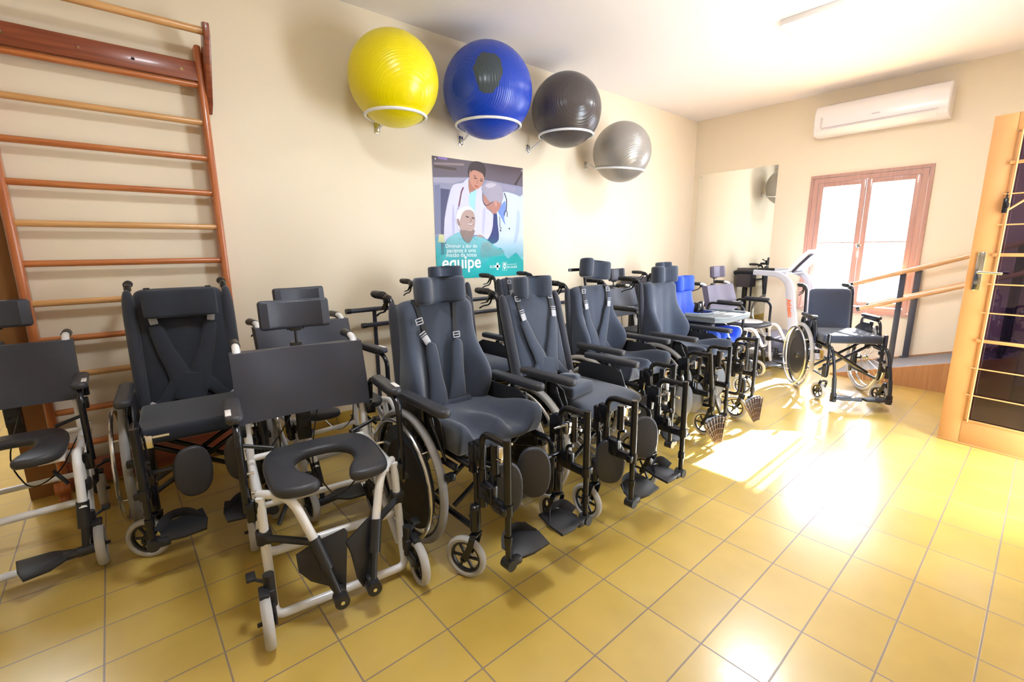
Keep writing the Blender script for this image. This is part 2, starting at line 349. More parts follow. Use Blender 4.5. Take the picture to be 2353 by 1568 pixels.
# local: x along the door from its free edge, y thickness, z up
g = G().rbox((.056, 0, DH/2+.005), (.112, DT, DH-.01), .003).rbox((DW-.056, 0, DH/2+.005), (.112, DT, DH-.01), .003).rbox((DW/2, 0, .085), (DW-.2, DT, .15), .003).rbox((DW/2, 0, DH-.05), (DW-.2, DT, .1), .003)
g.rbox((DW/2, 0, .006), (DW, DT+.006, .012), .002)
g.build('door_frame', DOORM, dr)
x0, x1, z0, z1 = .112, DW-.112, .16, DH-.1
for yy in (.016, -.016):
    g = G()
    g.rbox((x0+.006, yy, (z0+z1)/2), (.014, .01, z1-z0), .002).rbox((x1-.006, yy, (z0+z1)/2), (.014, .01, z1-z0), .002).rbox((DW/2, yy, z0+.005), (x1-x0, .01, .014), .002).rbox((DW/2, yy, z1-.005), (x1-x0, .01, .014), .002)
    g.build('glazing_bead', DOORM, dr)
G().box((DW/2, 0, (z0+z1)/2), (x1-x0, .005, z1-z0)).build('pane', DGL, dr, smooth=False)
FS = -1
for k in range(9):
    z = z0 + (z1-z0)*(k+1)/10.0
    rr = .004 if k in (0, 1, 3, 4, 6, 7) else .008
    g = G().cyl((x0-.01, FS*.03, z), (x1+.01, FS*.03, z), rr, 8) if rr < .006 else G().rbox((DW/2, FS*.026, z), (x1-x0+.02, .012, .02), .003)
    g.build('grille_bar', DOORM, dr)
G().cyl((x0+.02, FS*.03, z0), (x0+.02, FS*.03, z1), .005, 8).build('grille_brace', DOORM, dr)
G().cyl((x0, FS*.028, z1-.46), (x0+.40, FS*.028, z1-.12), .006, 8).build('grille_brace', DOORM, dr)
for s in (1, -1):
    ha = lab(G().rbox((.055, s*.022, 1.115), (.038, .008, .235), .004).build('handle_plate', CHR, dr), 'chrome lock plate')
    G().tube(bend([(.055, s*.02, 1.11), (.055, s*.06, 1.11), (.17, s*.06, 1.105)], .02), .009, 10).build('handle', CHR, ha)
    G().cyl((.055, s*.02, 1.045), (.055, s*.034, 1.045), .012, 16).build('lock_cylinder', CHR, ha)
lab(G().rbox((.118, FS*.03, 1.50), (.022, .02, .085), .004).rbox((.13, FS*.045, 1.50), (.012, .02, .03), .003).cyl((.118, FS*.03, 1.54), (.118, FS*.03, 1.575), .004, 8).build('latch', BLK, dr), 'small black sliding bolt')

# ceiling lamps
def lamp(x, y, label, h=HC):
    t = thing('ceiling_light', label, 'ceiling light', (x, y, h), 0, 'square ceiling lights')
    G().rbox((0, 0, -.022), (.41, .41, .044), .006).build('lamp_housing', WPL, t)
    lab(G().rbox((0, 0, -.046), (.38, .38, .008), .003).build('diffuser', LED, t), 'glowing diffuser')
lamp(2.875, .18, 'square white LED ceiling light glowing above the room, upper right')
lamp(-.55, .10, 'second square LED ceiling light, added unseen above the camera to fill the room')  # assumed fill lamp out of view, added to brighten the room
lamp(-2.1, 3.3, 'unseen square LED light, added to brighten the passage behind the wall bars', 2.6)  # added lamp, never in view, lights the closed-off passage

# air conditioner
ac = thing('air_conditioner', 'long white split air conditioner mounted high on the end wall', 'air conditioner', (XE, .185, 2.44))
def acp(u, off=0):
    P = [(-.002, .0), (-.13, .0), (-.165, .012), (-.19, .04), (-.20, .09), (-.198, .22), (-.18, .285), (-.16, .30), (-.002, .30)]
    return P
g = G(); P = acp(0); wy = .545; n = len(P)
L = [];
for yy, sc in ((-wy, .93), (-wy+.012, 1), (wy-.012, 1), (wy, .93)):
    for (px_, pz_) in P: L.append((px_*sc, yy, .15+(pz_-.15)*(.97 if sc < 1 else 1)))
F = [(a*n+k, a*n+(k+1) % n, (a+1)*n+(k+1) % n, (a+1)*n+k) for a in range(3) for k in range(n)] + [tuple(range(n)), tuple(3*n+k for k in range(n))]
g.add(L, F).build('casing', WPL, ac)
G().rbox((-.186, 0, .035), (.012, .93, .06), .004, (0, R(-38), 0)).build('air_flap', WPL, ac)
GAP = mat('ac_shadow_gap', (.45, .36, .36), .6)
G().box((-.197, 0, .074), (.006, .94, .003)).build('seam_line', GAP, ac, smooth=False)
G().box((-.12, 0, .3005), (.08, .86, .003)).build('seam_line', GAP, ac, smooth=False)
G().rbox((-.1995, .0, .13), (.002, .07, .012), .0008).build('badge', mat('ac_badge', (.55, .5, .5), .4, metal=.5), ac)
G().rbox((-.1995, .47, .13), (.002, .022, .10), .0008).build('sticker', mat('ac_sticker', (.66, .60, .58), .5), ac)

# mirror on the end wall
mi = thing('wall_mirror', 'large frameless mirror on the end wall left of the window', 'mirror', (XE, 1.605, .36))
lab(G().box((-.004, 0, .935), (.006, .986, 1.865)).build('mirror_pane', MIR, mi, smooth=False), 'silvered mirror glass')
for yy, zz in ((-.47, 1.84), (.47, 1.84), (-.47, .03), (.47, .03)): G().cyl((-.006, yy, zz), (-.014, yy, zz), .011, 14).build('mirror_clip', CHR, mi)

# wall bars
lx0, lx1 = -1.640, -.778
lb = thing('wall_bars', 'tall wooden wall bars ladder with round rungs on the left wall', 'wall bars', (0, YW, 0))
for xx in (lx0, lx1):
    G().rbox((xx, -.06, 1.20), (.036, .095, 2.40), .014, None, 3).build('post', LAD, lb)
    if xx == lx1:
        pass
    pts = [(-.02, 2.10), (-.075, 2.13), (-.26, 2.40), (-.27, 2.455), (-.235, 2.475), (-.195, 2.45), (-.02, 2.24)]
for xx in (lx0-.03, lx1+.03):
    fr = Matrix(((0, 0, 1, xx), (1, 0, 0, 0), (0, 1, 0, 0), (0, 0, 0, 1)))
    G().pad([(-.03, 2.06), (-.085, 2.10), (-.245, 2.40), (-.245, 2.47), (-.20, 2.485), (-.15, 2.44), (-.03, 2.26)], .03, fr, .006).build('bracket', LADB, lb)
lab(G().cyl((lx0-.03, -.205, 2.437), (lx1+.02, -.205, 2.437), .019, 16).build('rung', RUNG2, lb), 'pale bar carried forward on brackets')
lab(G().rbox(((lx0+lx1)/2, -.088, 2.262), (lx1-lx0-.03, .024, .10), .004).build('top_board', LADB, lb), 'dark red-brown board')
for q in (.12, .42, .66, .90): G().cyl((lx0+(lx1-lx0)*q, -.099, 2.258+.006*(q*7 % 2)), (lx0+(lx1-lx0)*q, -.103, 2.258), .008, 10).build('screw', CHR, lb)
cols = [RUNG1, RUNG2, RUNG1, RUNG1, RUNG2, RUNG1, RUNG2, RUNG1, RUNG2, RUNG1, RUNG1]
for i, z in enumerate((2.195, 2.0, 1.808, 1.615, 1.423, 1.229, 1.032, .845, .652, .460, .27)):
    G().cyl((lx0, -.072, z), (lx1, -.072, z), .0165, 14).build('rung', cols[i], lb)
lab(G().rbox(((lx0+lx1)/2, -.05, .10), (lx1-lx0-.03, .03, .14), .005).build('base_board', LADB, lb), 'dark red-brown board near the floor')
for xx in (lx0, lx1): G().rbox((xx, -.13, .03), (.045, .2, .06), .012).cyl((xx-.03, -.2, .10), (xx+.03, -.2, .10), .03, 16).build('foot', LAD, lb)

# exercise balls on wall rings
def ball(x, y, z, r, rr, m, label, bx, bz, tilt=0, idx=0):
    b = tag(G().lathe((0, 0, 0), (0, 0, 1), [(r*math.sin(PI*k/40), -r*math.cos(PI*k/40)) for k in range(41)], 56).build('exercise_ball', m), label, 'exercise ball', 'exercise balls on wall rings')
    b.location = (x, y, z)
    zr = -math.sqrt(r*r-rr*rr)
    zz = z+zr-.002; T = Euler((R(tilt), 0, 0)).to_matrix()
    names = ['the yellow', 'the blue', 'the black', 'the small silver']
    h = thing('ball_holder', 'white ring bracket on the wall holding %s exercise ball' % names[idx], 'ball holder', (bx, YW, bz), 0, 'wall rings holding the exercise balls')
    o = Vector((x-bx, y-YW, z-bz)); cr = o + T @ Vector((0, 0, zr-.002)); ax = T @ Vector((0, 0, 1))
    G().torus(cr, ax, rr+.011, .010, 56, 10).build('ring', WHT, h)
    back = cr + T @ Vector((0, rr+.02, 0)); back.x = cr.x*.5
    d = Vector((0-cr.x, 0-cr.y, 0)).normalized(); e = cr + Vector((d.x, d.y, 0))*(rr+.015); e.z = (cr + T @ Vector((0, rr, 0))).z
    G().tube(bend([(0, -.02, 0), (0, -.06, 0), e], .02), .007, 8).build('arm', WHT, h)
    lab(G().rbox((0, -.004, 0), (.04, .008, .075), .003).cyl((0, -.008, .025), (0, -.022, .025), .009, 12).cyl((0, -.008, -.025), (0, -.022, -.025), .009, 12).rbox((0, -.014, 0), (.022, .018, .05), .003).build('wall_plate', CHR, h), 'small metal wall plate')
ball(.262, 1.80, 2.368, .287, .185, BALLY, 'bright yellow exercise ball resting in a ring high on the wall', .30, 2.15, 0, 0)
ball(1.038, 1.80, 2.448, .335, .235, BALLB, 'blue exercise ball with a dark peeled label patch', 1.035, 2.16, 0, 1)
ball(1.885, 1.78, 2.456, .302, .225, BALLG, 'glossy black-grey exercise ball between the blue and silver ones', 1.79, 2.19, 0, 2)
ball(2.70, 1.78, 2.212, .284, .232, BALLS, 'small silver-grey exercise ball, lowest and furthest right', 2.61, 2.13, 6, 3)

# ------------------------------------------------------------------ ramp with parallel rails (end wall)
rp = thing('wooden_ramp', 'low wood-sided ramp with grey rubber top below the window', 'ramp', (4.09, .15, 0))
RY = lambda y: max(0.0, (.15-y)*.30)     # height at world y
L = []
def wedge(g, x0, x1, ya, yb, za=0, top=0):
    h0, h1 = RY(ya)+top, RY(yb)+top
    g.add([(x0, ya-.15, 0), (x1, ya-.15, 0), (x1, yb-.15, 0), (x0, yb-.15, 0), (x0, ya-.15, h0), (x1, ya-.15, h0), (x1, yb-.15, h1), (x0, yb-.15, h1)],
          [(0, 1, 2, 3), (4, 5, 6, 7), (0, 1, 5, 4), (2, 3, 7, 6), (0, 3, 7, 4), (1, 2, 6, 5)]); return g
g = G(); wedge(g, 0, .018, .15, -1.1, 0, .012); g.build('side_panel', RAMPW, rp, smooth=False)
g = G(); wedge(g, .742, .76, .15, -1.1, 0, .012); g.build('side_panel', RAMPW, rp, smooth=False)
g = G(); wedge(g, .019, .741, .15, -1.1); g.build('ramp_surface', RUB, rp, smooth=False)
for zz in (.03, .07): G().cyl((-.001, -.44, zz), (-.006, -.44, zz), .007, 10).build('screw', CHR, rp)
pbm = mat('dark_slate_rail_post', (.045, .05, .07), .4)
pb = thing('parallel_bars', 'wooden walking rails on dark posts rising over the ramp', 'parallel bars', (4.15, -.30, 0))
for xx, ym, w1 in ((.0, 0, .042), (.66, -.01, .05)):
    zb = RY(-.3)
    p = G().rbox((xx, ym, (zb+1.06)/2+.004), (.03, w1, 1.06-zb-.01), .004).rbox((xx, ym, zb+.006), (.08, .09, .01), .002).build('post', pbm, pb)
    G().cyl((xx-.025, ym, 1.035), (xx+.025, ym, 1.035), .018, 14).cyl((xx-.025, ym, .78), (xx+.025, ym, .78), .018, 14).build('rail_clamp', pbm, p)
    for z0_, y0_ in ((1.04, .375), (.785, .30)):
        sl = .357 if z0_ > 1 else .365
        ym2 = -1.0
        g = G().cyl((xx-.035 if xx < .3 else xx-.04, y0_+(.06 if xx > .3 else 0), z0_-sl*(y0_+(.06 if xx > .3 else 0))), (xx-.035 if xx < .3 else xx-.04, ym2, z0_-sl*ym2), .019, 16)
        o = g.build('handrail', RAIL, pb)
        yy = y0_+(.06 if xx > .3 else 0)
        G().cyl((xx-.035 if xx < .3 else xx-.04, yy+.004, z0_-sl*(yy+.004)), (xx-.035 if xx < .3 else xx-.04, yy-.02, z0_-sl*(yy-.02)), .0205, 16).build('end_cap', BLK, o)
g = G()
for xx in (0, .66): g.rbox((xx, -.72, .78), (.03, .042, 1.06), .004)
g2 = [G().rbox((xx, -.70, (RY(-1.0)+1.3)/2), (.03, .042, 1.3-RY(-1.0)-.01), .004).build('post', pbm, pb) for xx in (0, .66)]

# low two-rail bar along the left wall
wb = thing('exercise_rail', 'black two-rail bar running behind the wheelchairs along the wall', 'exercise rail', (0, 2.02, 0))
BT = mat('dark_blue_black_tube', (.03, .032, .05), .28)
for z, xa, xb in ((.857, -.09, 3.05), (.743, .02, 3.15)):
    o = G().cyl((xa, 0, z), (xb, 0, z), .017, 14).build('rail', BT, wb)
    G().cyl((xa-.004, 0, z), (xa+.03, 0, z), .0195, 14).cyl((xb-.03, 0, z), (xb+.004, 0, z), .0195, 14).build('end_cap', BLK, o)
for x in (.13, 1.55, 2.98):
    G().cyl((x, .03, .02), (x, .03, .857), .015, 12).cyl((x, .03, .84), (x, 0, .857), .012, 8).cyl((x, .03, .73), (x, 0, .743), .012, 8).rbox((x, .03, .01), (.12, .08, .02), .004).build('post', BT, wb)
bxm = thing('control_box', 'dark square cabinet on a stand against the wall by the far rail end', 'cabinet', (3.32, 1.98, 0))
G().rbox((0, .02, .80), (.22, .22, .30), .01).build('cabinet', mat('dark_mauve_cabinet', (.07, .06, .075), .4), bxm)
G().rbox((0, .03, .33), (.06, .06, .63), .004).rbox((0, .02, .015), (.26, .24, .03), .004).build('stand', BLK, bxm)
G().cyl((-.03, -.09, .80), (-.03, -.105, .80), .022, 16).build('knob', CHR, bxm)
tag(G().rbox((XE-.005, .86, .735), (.01, .075, .12), .004).rbox((XE-.012, .86, .735), (.006, .03, .05), .002).build('wall_socket', WPL), 'white wall socket plate behind the treadmill arm', 'wall socket')

# ------------------------------------------------------------------ treadmill
tm = thing('treadmill', 'silver-grey treadmill with curved arms between mirror and window', 'treadmill', (4.08, .46, 0))
def arm(x):
    pts = [(x, .10, .30), (x, .14, .62), (x, .16, .86), (x, .26, 1.0), (x, .50, 1.0)]
    P = bend([(x, .0, .0), (x, .10, .55), (x, .165, .985), (x, .52, 1.0)], .2, 10); g = G(); L = []; N = len(P)
    for i, p in enumerate(P):
        t = (Vector(P[min(i+1, N-1)])-Vector(P[max(i-1, 0)])).normalized(); s = Vector((1, 0, 0)); nn = t.cross(s).normalized(); h = .045 - .017*i/(N-1)
        for a, b in ((-.022, -h), (.022, -h), (.03, -h*.7), (.03, h*.7), (.022, h), (-.022, h), (-.03, h*.7), (-.03, -h*.7)): L.append(Vector(p)+s*a+nn*b)
    F = [(i*8+k, i*8+(k+1) % 8, (i+1)*8+(k+1) % 8, (i+1)*8+k) for i in range(N-1) for k in range(8)] + [tuple(range(8)), tuple((N-1)*8+k for k in range(8))]
    return g.add(L, F)
for x in (.03, .63):
    a = arm(x).build('upright', GREYP, tm)
    lab(G().tube([(x, .50, 1.0), (x, .70, 1.0), (x, .735, .985)], .026, 14).build('hand_grip', BLK, a), 'black foam grip')
# console
up_ = Vector((0, -.17, .20)).normalized(); Mc = Matrix((Vector((1, 0, 0)), up_, Vector((1, 0, 0)).cross(up_))).transposed().to_4x4(); Mc.translation = Vector((.30, .20, 1.02))
oc = [(-.15, 0), (.15, 0), (.17, .10), (.16, .23), (.11, .265), (-.11, .265), (-.16, .23), (-.17, .10)]
co = lab(G().pad(oc, .05, Mc @ Matrix.Translation((0, 0, -.012)), .014, 3).build('console', WPL, tm), 'white console shell')
G().pad([(a*1.01, b*1.01) for a, b in oc], .026, Mc @ Matrix.Translation((0, 0, .026)), .006).build('display', mat('dark_display', (.05, .045, .07), .3), co)
G().pad(rrect(.15, .11, .02, 4, 0, .10), .008, Mc @ Matrix.Translation((0, 0, -.040)), .003).build('battery_cover', mat('grey_cover', (.36, .32, .42), .4), co)
G().rbox((.33, .27, 1.0), (.58, .14, .035), .012).build('console_shelf', GREYP, tm)
G().rbox((.33, .34, .985), (.40, .05, .03), .01).build('heart_rate_bar', BLK, tm)
g = G().rbox((.33, .85, .10), (.66, 1.55, .06), .02).rbox((.33, .06, .05), (.70, .10, .09), .02).rbox((.33, 1.6, .06), (.66, .08, .1), .02); g.build('deck_frame', GREYP, tm)
lab(G().rbox((.33, .95, .135), (.44, 1.35, .014), .004).build('running_belt', BLKM, tm), 'black running belt')
G().pad([(0, 0), (.44, 0), (.42, .16), (.30, .19), (.05, .15)], .60, Matrix(((0, 0, 1, .33), (1, 0, 0, .06), (0, 1, 0, .12), (0, 0, 0, 1))), .02, 3).build('motor_hood', mat('treadmill_hood_grey', (.16, .16, .22), .35), tm)
def text(s, size, m, name, parent, M4, th=.001, align='LEFT', bold=0):
    cu = bpy.data.curves.new('t', 'FONT'); cu.body = s; cu.size = size; cu.extrude = th; cu.align_x = align; cu.offset = bold
    o = bpy.data.objects.new('t', cu); C.objects.link(o); dg = bpy.context.evaluated_depsgraph_get()
    me = bpy.data.meshes.new_from_object(o.evaluated_get(dg)); bpy.data.objects.remove(o); me.transform(M4)
    me.materials.clear(); me.materials.append(m); q = bpy.data.objects.new(name, me); C.objects.link(q); q.parent = parent; return q
ORG = mat('orange_lettering', (.9, .16, .04), .5)
# lettering on the near upright, reading downward, on the face towards the room (-x)
Mt = Matrix.Translation((-.0035, .155, .73)) @ Matrix(((0, 0, -1, 0), (-.17, -.985, 0, 0), (-.985, .17, 0, 0), (0, 0, 0, 1)))
text('Athletic', .062, ORG, 'lettering', tm, Mt, .001, bold=.0015)
# ------------------------------------------------------------------ wheels
def rear_wheel(par, x, s, style='disc', y=0, R_=.300, tyre=TYR):
    """s = outward side (+1/-1). wheel axis along x"""
    c = Vector((x, y, R_))
    w_ = G().torus(c, (1, 0, 0), R_-.030, .011, 48, 8, 1.1).build('rear_wheel', ALU if style != 'disc' else BLK, par)
    G().torus(c, (1, 0, 0), R_-.015, .0155, 56, 10, 1.15).build('tyre', tyre, w_)
    g = G().torus(c+V(s*.045, 0, 0), (1, 0, 0), R_-.040, .0085, 48, 8)
    for k in range(6):
        a = 2*PI*k/6+.3; d = V(0, math.cos(a), math.sin(a)); g.cyl(c+d*(R_-.035)+V(s*.008, 0, 0), c+d*(R_-.041)+V(s*.042, 0, 0), .004, 6)
    lab(g.build('handrim', ALU, w_), 'bright metal handrim')
    g = G().cyl(c-V(s*.03, 0, 0), c+V(s*.03, 0, 0), .014, 12).cyl(c+V(s*.02, 0, 0), c+V(s*.032, 0, 0), .024, 16).cyl(c-V(s*.02, 0, 0), c-V(s*.025, 0, 0), .024, 16); g.build('hub', CHR, w_)
    g = G(); n = 28
    for k in range(n):
        a = 2*PI*k/n; b = a+(.35 if k % 2 else -.35); d = V(0, math.cos(a), math.sin(a)); e = V(0, math.cos(b), math.sin(b)); q = s*(.02 if (k//2) % 2 else -.02)
        g.cyl(c+e*.022+V(q, 0, 0), c+d*(R_-.036), .0013, 4)
    g.build('spokes', CHR, w_)
    if style in ('disc', 'small'):
        rr = .232 if style == 'disc' else .2
        g = G().lathe(c+V(s*.018, 0, 0), (s, 0, 0), [(.045, .005), (.10, .004), (.165, .002), (.168, .005), (.172, .002), (rr, -.004), (rr, -.008), (.045, -.0)], 40)
        lab(g.build('spoke_guard', PLA, w_), 'round black spoke guard')
    return w_
def caster(par, x, y, r=.086, rot=0, z_top=.30, fork='black', tyre=TYRL, drop=None):
    """swivel caster: contact point about (x,y)"""
    M_ = Matrix.Translation((x, y, 0)) @ Matrix.Rotation(rot, 4, 'Z')
    def T(g): g.v = [M_ @ v for v in g.v]; return g
    fm = BLK if fork == 'black' else CHR
    g = G().cyl((0, -.045, z_top-.09), (0, -.045, z_top), .021, 16).lathe((0, -.045, z_top), (0, 0, 1), [(.021, 0), (.018, .012), (.008, .018)], 16)
    st_ = T(g).build('caster', fm, par)
    g = G()
    for s in (-1, 1):
        g.ribbon(bend([(s*.012, -.045, r*2+.026), (s*.03, -.045, r*2+.018), (s*.03, -.03, r*1.6), (s*.03, 0, r)], .02, 4), .026, .0025, (s, 0, 0))
    g.rbox((0, -.045, r*2+.026), (.05, .034, .008), .003).cyl((-.036, 0, r), (.036, 0, r), .007, 10)
    T(g).build('fork', fm, st_)
    T(G().torus((0, 0, r), (1, 0, 0), r-.011, .0125, 32, 10, 1.25)).build('caster_tyre', tyre, st_)
    g = G().torus((0, 0, r), (1, 0, 0), r-.024, .008, 28, 8, 1.2).cyl((-.014, 0, r), (.014, 0, r), .016, 14)
    for k in range(6): a = 2*PI*k/6; g.rbox((0, math.cos(a)*(r-.02)/2, r+math.sin(a)*(r-.02)/2), (.008, r-.02, .011), .002, (a, 0, 0))
    T(g).build('caster_rim', PLA, st_)
EDG = []
def rough_strap(g, surf, pts, wd, th=.004, off=.006, n=14):
    """strap following back surface; pts (x,s)"""
    P = []; W = []
    for i in range(n+1):
        t = i/n*(len(pts)-1); k = min(int(t), len(pts)-2); u = t-k
        x = pts[k][0]*(1-u)+pts[k+1][0]*u; s = pts[k][1]*(1-u)+pts[k+1][1]*u; ww = pts[k][2]*(1-u)+pts[k+1][2]*u if len(pts[k]) > 2 else wd
        P.append(surf(x, s, off)); W.append(ww)
    n0 = (surf(0, .3, 1)-surf(0, .3, 0)).normalized()
    g.ribbon(P, W, th, n0); EDG.append((P, W, n0, th)); return g
def sstep(a, b, x): t = max(0, min(1, (x-a)/(b-a))); return t*t*(3-2*t)
def buckle(g, p, rz, U, N, big=1, kind='clip'):
    X = U.cross(N); m = Matrix((X, U, N)).transposed() @ Matrix.Rotation(rz, 3, 'Z')
    if kind == 'clip':
        g.rbox(p, (.03*big, .036*big, .009), .004, m).rbox(Vector(p)+m @ V(0, .024*big, 0), (.031*big, .005, .008), .002, m).rbox(Vector(p)+m @ V(0, .034*big, 0), (.031*big, .005, .008), .002, m)
    else:
        for dx, dy, w_, h in ((-.017, 0, .005, .03), (.017, 0, .005, .03), (0, .013, .034, .005), (0, -.013, .034, .005), (0, 0, .034, .004)): g.rbox(Vector(p)+m @ V(dx, dy, 0), (w_, h, .005), .0015, m)

def wheelchair(label, loc, deg, back='contour', seat='contour', head=None, harness=None, rec=8, H=.58, zb=.50, yb=.13, legs=('in', 'in'), fab=FAB, wheel='disc',
               head_z=None, legtilt=(0, 0), casters=(0, 0), handles=True, calf=(1, 1), group='wheelchairs parked in rows', width=.42, low=False, cast_r=.086, leg_y=0, head_fwd=0, brace=True, backm=None, frame_m=None, tyre=TYR):
    t = thing('wheelchair', label, 'wheelchair', (loc[0], loc[1], 0), R(deg), group)
    FM = frame_m or BLK; hw = width/2; fx = hw-.005
    rc = R(rec); U = V(0, math.sin(rc), math.cos(rc)); N = V(0, -math.cos(rc), math.sin(rc)); B = V(0, yb, zb)
    # frame
    for s in (-1, 1):
        x = s*fx; g = G()
        g.tube(bend([(x, .10, .46), (x, -.41, .46), (x, -.41, .20), (x, .06, .20)], .04), .0125, 10)
        g.cyl((x, .06, .16), (x, .02, .47), .0125); g.cyl((x, -.41, .32), (x+s*.03, -.41, .27), .012)
        g.rbox((x, 0, .30), (.02, .05, .12), .004)
        g.rbox((x+s*.012, -.405, .51), (.024, .03, .12), .005).cyl((x, -.02, .30), (s*(hw+.04), 0, .30), .012)
        g.build('side_frame', FM, t)
    if brace:
        for s in (-1, 1):
            for yy in (-.10, -.24): g = G().cyl((-s*(fx-.01), yy+s*.012, .22), (s*(fx-.01), yy+s*.012, .45), .011); g.build('cross_brace', FM, t)
    # back posts + handles
    for s in (-1, 1):
        x = s*(hw-.005); top = B+U*(H-.02)+V(x, 0, 0)-N*.03; lo = V(x, yb-.03, .42)
        p = [lo, B+V(x, 0, 0)-N*.03, top]
        if handles: p += [top+V(0, .03, .035), top+V(0, .13, .04)]
        bp = G().tube(bend(p, .04), .0125, 10).build('back_post', FM, t)
        if handles:
            hp = top+V(0, .05, .037)
            g = G().tube([hp+V(0, .02, 0), hp+V(0, .09, .004), hp+V(0, .145, .003)], .017, 12, rr=[.0155, .018, .0165]); 
            for k in range(5): g.torus(hp+V(0, .04+k*.02, .002), (0, 1, 0), .0165, .003, 14, 6)
            g.build('push_handle', PLA, bp)
            g = G().rbox(hp+V(0, 0, -.012), (.03, .04, .035), .006).tube(bend([hp+V(0, .0, -.02), hp+V(0, .02, -.07), hp+V(0, .09, -.085), hp+V(0, .12, -.10)], .03), .005, 8).ribbon([hp+V(0, .02, -.03), hp+V(0, .05, -.06), hp+V(0, .10, -.072)], .016, .004, (0, 0, 1))
            g.build('brake_lever', BLK, bp)
    def wid(tt):
        if back == 'contour':
            ww = .425 + .030*math.exp(-((tt-.27)/.2)**2) - .022*sstep(.40, .75, tt)
        else: ww = width-.035
        return ww*(1-.035*sstep(.94, 1.02, tt))
    def off(u, tt):   # u in -1..1
        a = abs(u); base = .030
        if back == 'contour':
            o = base + sstep(.45, .84, a)*(.10*math.exp(-((tt-.28)/.25)**2)+.010) - .010*math.exp(-(a/.10)**2)*(1-tt)*1.0
        elif back == 'flat': o = base + .010*(1-a*a)
        else: o = .012 + .004*(1-a*a)
        return o - .022*sstep(.88, 1, a) - .02*sstep(.93, 1.0, tt)
    def surf(x, s, extra=0):
        tt = s/H; ww = wid(tt)/2; u = max(-1, min(1, x/ww)); return B + V(x, 0, 0) + U*s + N*(off(u, tt)+extra)
    topf = lambda u, v: B + V((2*u-1)*wid(v)/2*(1-.0*v), 0, 0) + U*(H*v - (.018*abs(2*u-1)**8 if v > .93 else 0)) + N*off(2*u-1, v)
    botf = lambda u, v: B + V((2*u-1)*wid(v)/2*.97, 0, 0) + U*(H*v - (.018*abs(2*u-1)**8 if v > .93 else 0)) - N*(.035 if back == 'contour' else .02 if back == 'flat' else .004)
    bk = G().slab(22, 16, topf, botf).build('backrest', backm or fab, t, sub=1)
    if back == 'contour':
        for s in (-1, 1):
            P = [B+V(s*(hw-.002), 0, 0)+U*(H*k/10)-N*.028 for k in range(11)]
            G().tube(P, .024, 12, rr=[.020]+[.023]*8+[.022, .014]).build('side_bolster', FABP, bk, sub=1)
    if back == 'flat':
        for s in (-1, 1):
            P = [B+V(s*(hw-.004), 0, 0)+U*(H*k/10)+N*.012 for k in range(11)]
            G().tube(P, .028, 12, rr=[.022]+[.030]*8+[.027, .016]).build('side_bolster', FABP if backm is None else backm, bk, sub=1)
    # seat
    zs = .47
    if seat == 'contour':
        def tz(u, v):
            d = abs(2*u-1); f = sstep(.15, .8, v)
            return zs+.088 + f*(.066*math.exp(-(d/.18)**2) + .088*sstep(.56, .84, d) - .040) - .018*math.exp(-((v-.3)/.3)**2)*(1-d*d) - .02*sstep(.93, 1, d) - .022*sstep(.94, 1, v)
        sy = lambda u, v: .09 - v*(.415+.02*sstep(.3, .8, abs(2*u-1))*1.0)
        g = G().slab(28, 16, lambda u, v: (-.225+.45*u, sy(u, v), tz(u, v)), lambda u, v: (-.22+.44*u, .085-v*.40, zs+.002))
        g.build('seat_cushion', fab, t, sub=1)
    elif seat == 'flat':
        g = G().slab(12, 10, lambda u, v: (-.22+.44*u, .09-v*.46, zs+.072+.008*math.cos((u-.5)*3)-.03*sstep(.85, 1, v)-.01*sstep(.9, 1, abs(2*u-1))), lambda u, v: (-.215+.43*u, .085-v*.445, zs+.004))
        g.build('seat_cushion', fab, t, sub=1)
    else:
        G().rbox((0, -.14, zs+.045), (.44, .43, .07), .02, None, 3).build('seat_cushion', fab, t)
    # headrest
    if head:
        wd, hh, wing, hz, tilt = head; hc = B+U*0; hc = V(0, B.y+math.tan(rc)*(hz-zb)-.01-head_fwd, hz)
        o = []
        q = .05
        o = [(-wd/2, -.045-wing), (-wd/2+.055, -.05-wing), (-wd/2+.085, -.035), (0, -.022), (wd/2-.085, -.035), (wd/2-.055, -.05-wing), (wd/2, -.045-wing), (wd/2+.012, -.02), (wd/2-.03, .03), (0, .042), (-wd/2+.03, .03), (-wd/2-.012, -.02)]
        g = G().pad(o, hh, Matrix.Translation(hc) @ Euler((R(-4), R(tilt), 0)).to_matrix().to_4x4(), .018, 3)
        hd = g.build('headrest', fab, t, sub=1)
        g = G().rbox(hc+V(0, .055, -hh*.1), (.05, .03, .05), .006).cyl(hc+V(0, .06, -.02), B+U*(H-.12)-N*.035, .009).cyl(hc+V(-.03, .07, .0), hc+V(.03, .07, 0), .008).rbox(B+U*(H-.10)-N*.045, (.07, .03, .10), .006)
        g.cyl((-hw, top.y-.0, top.z-.035), (hw, top.y, top.z-.035), .009)
        if tilt: g.rbox(hc+V(-wd/2+.01, .035, .0), (.14, .012, .02), .004)
        g.cyl(hc+V(.02, .07, 0), hc+V(.05, .09, .02), .006).rbox(hc+V(.055, .095, .025), (.03, .012, .02), .005)
        g.build('headrest_bracket', BLKM, hd)
    elif not low:
        G().cyl((-hw, top.y, top.z-.05), (hw, top.y, top.z-.05), .009).build('back_stretcher', FM, t)
